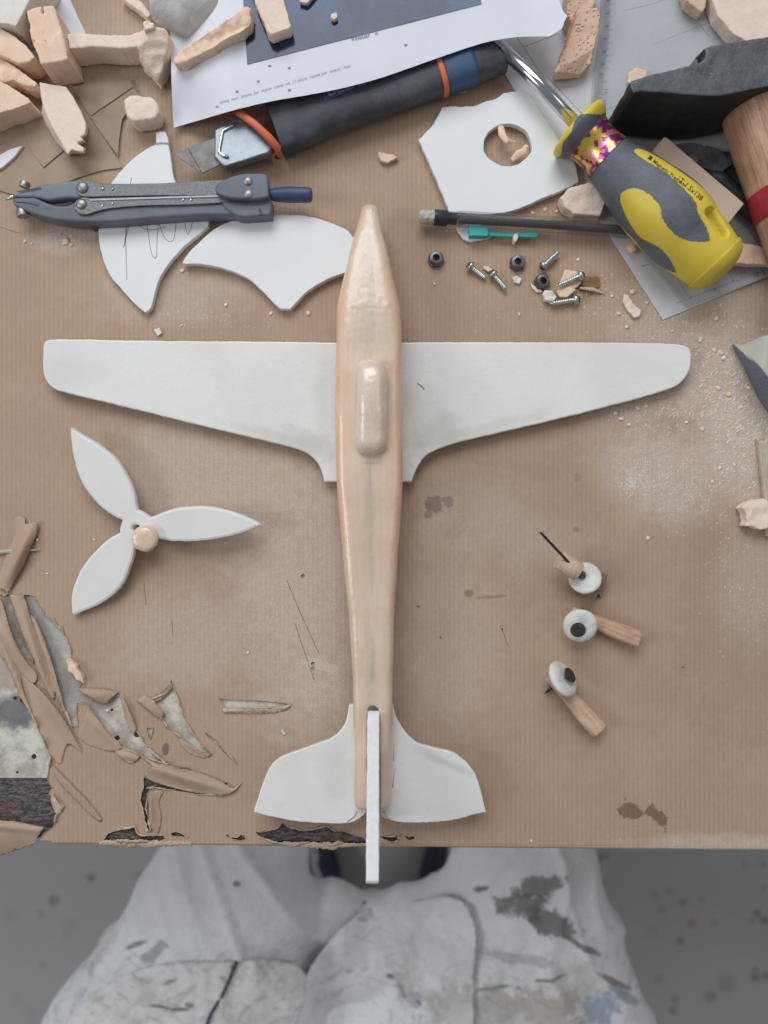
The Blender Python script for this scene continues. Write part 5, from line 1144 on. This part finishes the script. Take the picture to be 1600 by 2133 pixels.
# ------------------------------------------------------------------ right edge: sandpaper and slats
sp_ = thing('sandpaper', W(1580, 780, 0), 'curled sheet of sandpaper with pale green back and blue-grey grit at the right edge', 'sandpaper')
ue = smooth([(1528, 717), (1543, 731), (1562, 746), (1580, 761), (1592, 775), (1604, 790), (1660, 860), (1740, 950)], 4, False)
le = smooth([(1529, 721), (1543, 748), (1556, 778), (1568, 802), (1580, 828), (1596, 852), (1650, 940), (1740, 1060)], 4, False)
te = smooth([(1528, 716), (1550, 717), (1575, 706), (1590, 700), (1605, 696), (1640, 690), (1700, 680), (1790, 670)], 4, False)
def zz_(i, n): return .0020 + .0150 * sstep(i / n * 1.6)
n_ = len(ue) - 1
def lin(P, u): i = min(int(u * n_), n_ - 1); f = u * n_ - i; return P[i][0] + (P[i + 1][0] - P[i][0]) * f, P[i][1] + (P[i + 1][1] - P[i][1]) * f
def fr(u, v):
    a, b = lin(le, u), lin(ue, u); zt = .0025 + .0160 * sstep(u * 1.8); A = W(a[0], a[1], .0006); Bq = W(b[0], b[1], zt)
    return A.lerp(Bq, v) + Vector((-.0008, 0, 0)) * sin(pi * v)
def bk(u, v):
    a, b = lin(ue, u), lin(te, u); zt = .0025 + .0160 * sstep(u * 1.8); A = W(a[0], a[1], zt + .0003); Bq = W(b[0], b[1], max(.0015, zt * (.55)))
    p = A.lerp(Bq, v); p.z += .0015 * sin(pi * v); return p
add('grit_face', surface(fr, 40, 12, .0004), m_sand, sp_, shade=180)
add('paper_back', surface(bk, 40, 16, .0004), m_sandback, sp_, shade=180)
add('torn_fringe', join([tube([fr(u, 1) + Vector((0, 0, .0004)), fr(u, 1) + Vector((.0004 * r_, -.0012 - .001 * r_, .0012))], [.0004, .00008], 5) for u, r_ in [(.20 + .006 * i, random.Random(i).random()) for i in range(16)]] +
    [tube([fr(u, 1), fr(min(1, u + .03), 1) + Vector((0, 0, .0003))], .00025, 5) for u in [i * .03 for i in range(12)]]), m_eraser, sp_, shade=180)
sl = thing('wooden_slats', W(1600, 1000, 0), 'thin pale wooden slat with split end at the right edge', 'slat')
add('slat', jitter(remesh(plate(rag([(1579, 914), (1583, 911), (1586, 922), (1589, 913), (1593, 926), (1596, 915), (1640, 905), (1640, 1120), (1600, 1118), (1594, 1045)], .4, 4, 3), .0006, .0040, .0004), .0005), .0002, 300, 2), m_slat, sl, shade=180)

# ------------------------------------------------------------------ loose crumbs, each a thing, and fine dust
rr = random.Random(11)
def crumb_mesh(seed, r):
    rx = random.Random(seed); bm = bmesh.new(); bmesh.ops.create_icosphere(bm, subdivisions=2, radius=r)
    s_ = (rx.uniform(.7, 1.6), rx.uniform(.6, 1.1), rx.uniform(.4, .7))
    for v in bm.verts:
        d = 1 + .55 * noise.noise(v.co * (900) + Vector((seed, 0, 0))); v.co = Vector((v.co.x * s_[0], v.co.y * s_[1], v.co.z * s_[2])) * d
    me = bpy.data.meshes.new('foam_crumb'); bm.to_mesh(me); bm.free(); return me
cm = []
for i in range(6):
    me = crumb_mesh(i, .0009); me.materials.append((m_foam_pale, m_foam_white, m_foam)[i % 3])
    me.polygons.foreach_set('use_smooth', [True] * len(me.polygons)); cm.append(me)
CR = [(262, 500, 1.5), (268, 512, 1.2), (136, 502, 1.6), (132, 508, 1.0), (124, 488, .9), (150, 510, .8), (52, 503, .8), (66, 507, .7), (380, 563, 1.0), (471, 635, 1.1), (565, 652, 1.4), (643, 653, 1.3), (378, 678, .7),
      (1275, 617, 1.0), (1318, 607, 1.2), (1348, 630, 1.0), (1290, 653, 1.3), (1305, 681, 1.0), (1205, 540, .9), (1160, 440, .9), (1135, 437, 1.0), (1110, 443, 1.1), (1400, 690, 1.0), (1492, 664, 1.3), (1460, 708, 1.4),
      (1508, 745, 1.8), (1500, 735, 1.5), (1488, 730, 1.3), (1560, 808, 1.6), (1282, 860, 1.3), (1295, 872, 1.1), (1310, 885, 1.1), (1330, 850, 1.2), (1346, 846, 1.1), (98, 1195, .9), (78, 1125, .8), (196, 1124, .7), (517, 1360, .9), (1350, 1120, 1.0), (1500, 975, 1.2), (1530, 968, 1.1), (905, 592, .8), (1082, 655, .7), (593, 1528, .9), (589, 1523, .7), (1107, 1752, .8),
      (150, 1395, .8), (225, 1480, .9), (260, 1465, .8), (1430, 880, 1.1), (1462, 894, 1.1), (1484, 1003, 1.0), (1545, 848, 1.2), (1520, 822, 1.3), (1496, 808, 1.2), (1537, 795, 1.0)]
for i, (x, y, s_) in enumerate(CR):
    o = bpy.data.objects.new('foam_crumb', cm[i % 6]); COL.objects.link(o); o.location = W(x, y, .0003); o.rotation_euler = (0, 0, rr.uniform(0, 6)); o.scale = (s_, s_, s_)
    meta(o, 'tiny pale foam crumb lying loose on the table', 'crumb', 'loose foam crumbs scattered over the table')
def dust(name, groups, mats, seed):
    rx = random.Random(seed); V = []; Fc = []; mi = []
    for (cx, cy, sx, sy, ang, cnt, smin, smax, wm) in groups:
        a = radians(ang)
        for _ in range(cnt):
            u, v = rx.gauss(0, 1) * sx, rx.gauss(0, 1) * sy
            x = cx + u * cos(a) - v * sin(a); y = cy + u * sin(a) + v * cos(a)
            if not (-60 < x < 1660 and -40 < y < EY(x) - 9): continue
            if noise.noise(Vector((x * .035, y * .035, seed))) < -.12 and rx.random() < .75: continue
            r = (smin + (smax - smin) * rx.random() ** 3) * 1e-3
            c = W(x, y, 0); el = rx.uniform(1, 2.2); th = rx.uniform(0, pi) if rx.random() < .5 else radians(35) + rx.gauss(0, .4)
            k = len(V); n = 5
            for i in range(n):
                t_ = 2 * pi * i / n + rx.uniform(-.3, .3); ex, ey = r * el * cos(t_), r * .6 * sin(t_)
                V.append((c.x + ex * cos(th) - ey * sin(th), c.y + ex * sin(th) + ey * cos(th), .00002))
            V.append((c.x + rx.uniform(-.3, .3) * r, c.y + rx.uniform(-.3, .3) * r, r * rx.uniform(.5, 1.1)))
            w_ = 0 if rx.random() < wm else 1
            for i in range(n): Fc.append([k + i, k + (i + 1) % n, k + n]); mi.append(w_)
    me = M(V, Fc); me.materials.append(mats[0]); me.materials.append(mats[1]); me.polygons.foreach_set('material_index', mi)
    o = add(name, me, None, None, kind='stuff', keep=True, shade=180); return o
G = [(1480, 700, 70, 40, 40, 260, .15, .8, .1), (1510, 790, 45, 60, -40, 420, .15, .9, .25), (1545, 900, 35, 55, 0, 500, .12, .8, .5), (1430, 860, 70, 35, 10, 360, .12, .6, .4), (1380, 985, 50, 28, 20, 420, .10, .45, .7), (1322, 1010, 16, 14, 0, 160, .1, .5, 1),
     (1470, 1010, 60, 50, 0, 420, .1, .5, .5), (1540, 1200, 35, 80, 0, 300, .1, .4, .5), (1330, 850, 40, 14, 10, 160, .1, .5, .6), (1330, 650, 90, 30, 20, 260, .1, .5, .2), (1240, 600, 50, 30, 0, 160, .1, .5, .3), (1150, 640, 100, 24, 0, 120, .1, .35, .4),
     (620, 1200, 50, 150, 5, 900, .07, .28, .7), (430, 1000, 110, 60, -10, 800, .07, .26, .7), (420, 1320, 110, 60, 0, 550, .07, .25, .7), (660, 1440, 30, 40, 0, 220, .08, .3, .8), (1000, 1090, 80, 60, 0, 350, .06, .22, .5), (1080, 1210, 25, 30, 0, 160, .06, .25, .4),
     (260, 490, 25, 12, 20, 110, .12, .6, .6), (130, 495, 26, 12, 20, 90, .12, .6, .6), (370, 670, 60, 12, 0, 140, .1, .4, .6), (480, 660, 60, 20, 0, 100, .08, .3, .7), (250, 1550, 130, 90, 0, 330, .07, .25, .3), (1180, 1500, 260, 160, 0, 420, .06, .2, .5), (300, 720 + 600, 200, 250, 0, 420, .06, .22, .5),
     (800, 400, 260, 120, 0, 120, .06, .25, .5), (1000, 600, 130, 60, 0, 150, .07, .3, .4), (200, 850, 150, 200, 0, 200, .06, .2, .6), (1200, 1740, 300, 20, 0, 260, .07, .25, .5), (600, 1600, 250, 60, 0, 250, .06, .2, .5), (1250, 1000, 160, 130, 0, 260, .06, .22, .4)]
G = [(a_, b_, c_, d_, e_, int(f_ * (2.6 if a_ > 1250 else 1.7)), g_, h_, i_) for a_, b_, c_, d_, e_, f_, g_, h_, i_ in G]
dust('sawdust', G, [m_dustw, m_dustc], 5)

# ------------------------------------------------------------------ the person seated at the table
PZ = -.20
def P(px, py, z): return W(px, py, z)
m_skin = basic('skin', (.48, .30, .22), (.52, .34, .26), .55, 60)
m_jeans = basic('navy_trouser_cloth', (.025, .032, .05), (.045, .055, .08), .85, 200)
m_shoe = basic('navy_shoe', (.03, .04, .07), (.05, .06, .09), .7, 60)
knee = [P(497, 1775, -.185), P(1098, 1775, -.185)]
ank = [Vector((-.10, -.60, -.655)), Vector((.095, -.60, -.655))]
hip = [Vector((-.105, -.66, -.255)), Vector((.105, -.66, -.255))]
bmv = [(0, -.68, -.20), tuple(hip[0]), tuple(knee[0] + Vector((0, .03, -.070))), tuple(ank[0]), (-.10, -.50, -.715), tuple(hip[1]), tuple(knee[1] + Vector((0, .03, -.070))), tuple(ank[1]), (.092, -.50, -.715), (0, -.72, .02), (0, -.72, .16)]
bme = [(0, 1), (1, 2), (2, 3), (3, 4), (0, 5), (5, 6), (6, 7), (7, 8), (0, 9), (9, 10)]
br = [.070, .050, .034, .030, .024, .050, .034, .030, .024, .11, .12]
me = bpy.data.meshes.new('b'); me.from_pydata(bmv, bme, [])
o = bpy.data.objects.new('t', me); sk = o.modifiers.new('s', 'SKIN'); o.modifiers.new('u', 'SUBSURF').levels = 2
for i, r in enumerate(br): me.skin_vertices[0].data[i].radius = (r, r)
me.skin_vertices[0].data[0].use_root = True
person = add('person', evalmesh(o), m_skin, None, 'person seated at the table wearing paint-stained white work trousers and apron', 'person', shade=180)
# loose white trousers
parts = []
TH = []
for s, pts in enumerate([[(494, 1590, -.250, 118), (494, 1700, -.238, 134), (493, 1750, -.230, 146), (489, 1800, -.226, 158), (474, 1865, -.232, 180), (462, 1930, -.236, 204), (438, 2030, -.245, 240), (398, 2140, -.252, 288), (380, 2280, -.262, 320)],
                         [(1094, 1590, -.250, 110), (1094, 1700, -.238, 126), (1092, 1750, -.230, 138), (1089, 1800, -.226, 154), (1083, 1865, -.232, 184), (1080, 1930, -.236, 212), (1076, 2030, -.245, 250), (1074, 2140, -.252, 288), (1074, 2280, -.262, 320)]]):
    zz2 = -.19
    parts.append(tube([W(x, y, z) for x, y, z, r in pts], [U(r, z) * .985 for x, y, z, r in pts], 40, 2.2, .62))
    kn_ = Vector((W(pts[1][0], 0, zz2).x, W(0, 1690, zz2).y, -.250)); parts.append(tube([kn_, kn_ + Vector((0, -.06, -.12)), Vector((kn_.x * .98, -.60, -.62))], [.040, .040, .034], 28))
wx = lambda x, y, z: W(x, y, z)
parts.append(tube([wx(640, 1890, -.240), wx(690, 1872, -.232), wx(735, 1890, -.240)], [.018, .019, .014], 20, flat=.8))
parts.append(tube([wx(620, 1930, -.245), wx(790, 1915, -.245), wx(930, 1872, -.240), wx(1020, 1815, -.235)], [.024, .021, .021, .020], 20, flat=.8))
web = fixn(M([wx(400, 1990, -.222), wx(640, 1890, -.236), wx(785, 1890, -.252), wx(930, 1850, -.238), wx(1150, 1960, -.222), wx(1150, 2400, -.228), wx(400, 2400, -.228),
              wx(400, 1990, -.270), wx(640, 1890, -.270), wx(785, 1885, -.270), wx(930, 1850, -.270), wx(1150, 1960, -.270), wx(1150, 2400, -.270), wx(400, 2400, -.270)],
             [list(range(7)), list(range(13, 6, -1))] + [[i, 7 + i, 7 + (i + 1) % 7, (i + 1) % 7] for i in range(7)]))
parts.append(web)
tr_ = relax(remesh(join(parts), .0034), 26, .6)
for v, n_v in [(v, v.normal.copy()) for v in tr_.vertices]:
    x, y, z = v.co
    f = noise.noise(Vector((x * 9, y * 9, 3))); rid = 1 - abs(noise.noise(Vector((x * 16 + y * 10 + f, y * 7 - x * 8, 1.7)))) * 2
    rid2 = 1 - abs(noise.noise(Vector((x * 34 + f * 2, y * 22, 9)))) * 2
    g1 = noise.noise(Vector((x * 5, y * 5, 8)))
    ca = 1 - abs(noise.noise(Vector(((x * .8 + y * .55) * 26 + g1 * 2.5, (y * .8 - x * .5) * 6, 4.2)))) * 2.2
    cb = 1 - abs(noise.noise(Vector(((x * .8 - y * .6) * 30 + g1 * 2.5, (y * .8 + x * .5) * 7, 7.7)))) * 2.2
    v.co += n_v * (.0040 * max(0, rid) ** 3 + .0050 * max(0, ca) ** 4 * min(1, max(0, .3 + 2 * g1)) + .0050 * max(0, cb) ** 4 * min(1, max(0, .3 - 2 * g1)) + .0004 * max(0, rid2) ** 2 + .004 * f)
tr_.update()
def cloth(name, base, base2):
    t = NT(name); t._pos = t.pos(); nz = t.noise(45, 5, .7); nzs = t.noise(70, 6, .75); st = t.noise(40, 5, .7, t.coord((1, 2.2, 1), (0, 0, .5)), .8)
    c = t.mix(t.ramp(t.noise(12, 3), .3, .7), base, base2)
    sy_ = t.n.new('ShaderNodeSeparateXYZ'); t.lk(t._pos, sy_.inputs[0])
    K = 1.0 if base[0] < .72 else t.ramp(sy_.outputs[1], W(0, 1900, -.19).y, W(0, 2070, -.19).y, .12, 1.0)
    KM = lambda f_, k_: t.math('MULTIPLY', t.math('MULTIPLY', f_, k_), K)
    c = t.mix(KM(t.ramp(st, .52, .66), .55), c, (.36, .355, .36))
    c = t.mix(KM(t.ramp(t.noise(18, 6, .7), .50, .66), .6), c, (.44, .40, .35))
    c = t.mix(KM(t.ramp(t.noise(55, 6, .75, t.coord((.5, 2.5, 1), (0, 0, -.5)), 1.0), .58, .66), .7), c, (.24, .235, .25))
    c = t.mix(KM(t.ramp(t.noise(130, 4, .7, t.coord((.6, 2, 1))), .66, .71), .8), c, (.22, .20, .19))
    SP = [(1120, 1850, 62, 16, -12, (.16, .155, .165), .8), (1090, 1885, 50, 24, 0, (.15, .145, .155), .85), (1150, 1925, 60, 22, 28, (.15, .145, .15), .85), (1215, 1975, 55, 7, 32, (.15, .13, .12), .8), (1005, 1860, 16, 5, -18, (.12, .12, .13), .8),
          (495, 1838, 9, 7, 0, (.16, .2, .22), .8), (275, 1982, 32, 5, -32, (.13, .14, .16), .75), (318, 1990, 30, 10, -35, (.20, .22, .24), .6), (360, 2088, 50, 4, -2, (.13, .12, .12), .85), (400, 2078, 10, 8, 0, (.14, .13, .13), .8), (360, 2032, 20, 4, -20, (.2, .19, .2), .6),
          (1030, 2052, 34, 4, -15, (.05, .22, .19), .85), (1150, 2028, 40, 4, -6, (.16, .14, .13), .7), (1290, 2065, 60, 5, 38, (.20, .13, .11), .75), (1245, 2105, 45, 26, 10, (.26, .37, .47), .7), (1320, 2105, 60, 8, 42, (.12, .25, .24), .55),
          (815, 2092, 10, 6, 25, (.12, .12, .13), .8), (838, 2108, 16, 5, 45, (.18, .18, .19), .6), (870, 2105, 16, 16, 0, (.26, .26, .28), .5), (755, 1940, 6, 4, 0, (.12, .12, .13), .7), (750, 1962, 14, 6, 30, (.28, .25, .24), .5),
          (490, 2003, 6, 6, 0, (.06, .16, .15), .8), (875, 2110, 6, 4, 0, (.1, .1, .1), .7), (1090, 1990, 60, 10, 5, (.3, .31, .34), .5), (900, 2010, 120, 60, 0, (.42, .42, .43), .25), (1060, 2110, 160, 60, 0, (.38, .345, .305), .5), (1130, 2090, 80, 30, 10, (.40, .33, .27), .4)]
    for x, y, rx_, ry_, a_, col, k in SP:
        c = t.mix(t.math('MULTIPLY', t.blob(x, y, rx_, ry_, -a_, z=-.19, nz=nzs, soft=.5, wob=.9 if ry_ > 9 else .5), k), c, col)
    t.color(c); t.set(Roughness=.85, Sheen_Weight=.1, Normal=t.bump(t.math('ADD', t.noise(60, 5), t.math('MULTIPLY', t.noise(700, 3), .12)), .0025)); return t.m
m_trous = cloth('white_work_cloth', (.76, .78, .81), (.82, .83, .85))
m_apron = cloth('stained_apron_cloth', (.71, .70, .69), (.79, .785, .78))
add('trousers', tr_, m_trous, person, shade=180)
# the apron follows the lap
dgv = [v.co + ORIG[person.name] for v in tr_.vertices]
bvh = BVHTree.FromPolygons(dgv, [tuple(p.vertices) for p in tr_.polygons])
def lapz(v):
    h = bvh.ray_cast(Vector((v.x, v.y, 0)), Vector((0, 0, -1))); return h[0].z if h[0] else -.26
def panel(name, poly, lift, seed):
    me = sheet(rag(poly, 1.2, 8, seed), lambda x, y: -.19, 9, .0007, seed)
    # drape: heights from the trousers, smoothed a little
    H = {}
    for v in me.vertices:
        z = max(lapz(v.co + Vector((dx, dy, 0))) for dx, dy in [(.012 * i, .012 * j) for i in (-1, 0, 1) for j in (-1, 0, 1)])
        k = (D - z) / (D + .19)
        v.co = Vector((v.co.x * k, v.co.y * k, max(z, lapz(v.co)) + lift + (v.co.z + .19) + .0015 * noise.noise(Vector((v.co.x * 30, v.co.y * 30, seed)))))
    add(name, me, m_apron if seed == 3 else m_trous, person, shade=180)
panel('apron_panel', smooth([(118, 2160, 1), (170, 2090), (240, 2038), (320, 2012), (420, 2002), (492, 2003, 1), (560, 1998), (640, 2030), (610, 2160, 1)], 4), .0018, 3)
panel('apron_panel', smooth([(757, 1893, 1), (790, 1886), (830, 1880), (880, 1874), (930, 1866), (972, 1885), (990, 1940), (988, 2010), (985, 2160, 1), (604, 2160, 1), (622, 2085), (650, 2010), (700, 1945)], 4), .0014, 5)
add('apron_cord', fixn(tube([W(x, y, lapz(W(x, y, -.2)) + .006) for x, y in [(493, 2003), (478, 2040), (462, 2075), (440, 2110), (425, 2150)]], .0011, 8)), m_jeans, person, shade=180)
for s in (-1, 1):
    cx_ = -.103 if s < 0 else .092
    sh_ = tube([Vector((cx_, -.72, -.705)), Vector((cx_, -.68, -.690)), Vector((cx_ + s * .003, -.61, -.685)), Vector((cx_ + s * .006, -.52, -.705)), Vector((cx_ + s * .008, -.455, -.715))], [.030, .040, .044, .048, .030], 28, 2.4, .75)
    add('shoe', relax(remesh(sh_, .004), 4), m_shoe, person, shade=180)
sc.render.film_transparent = False
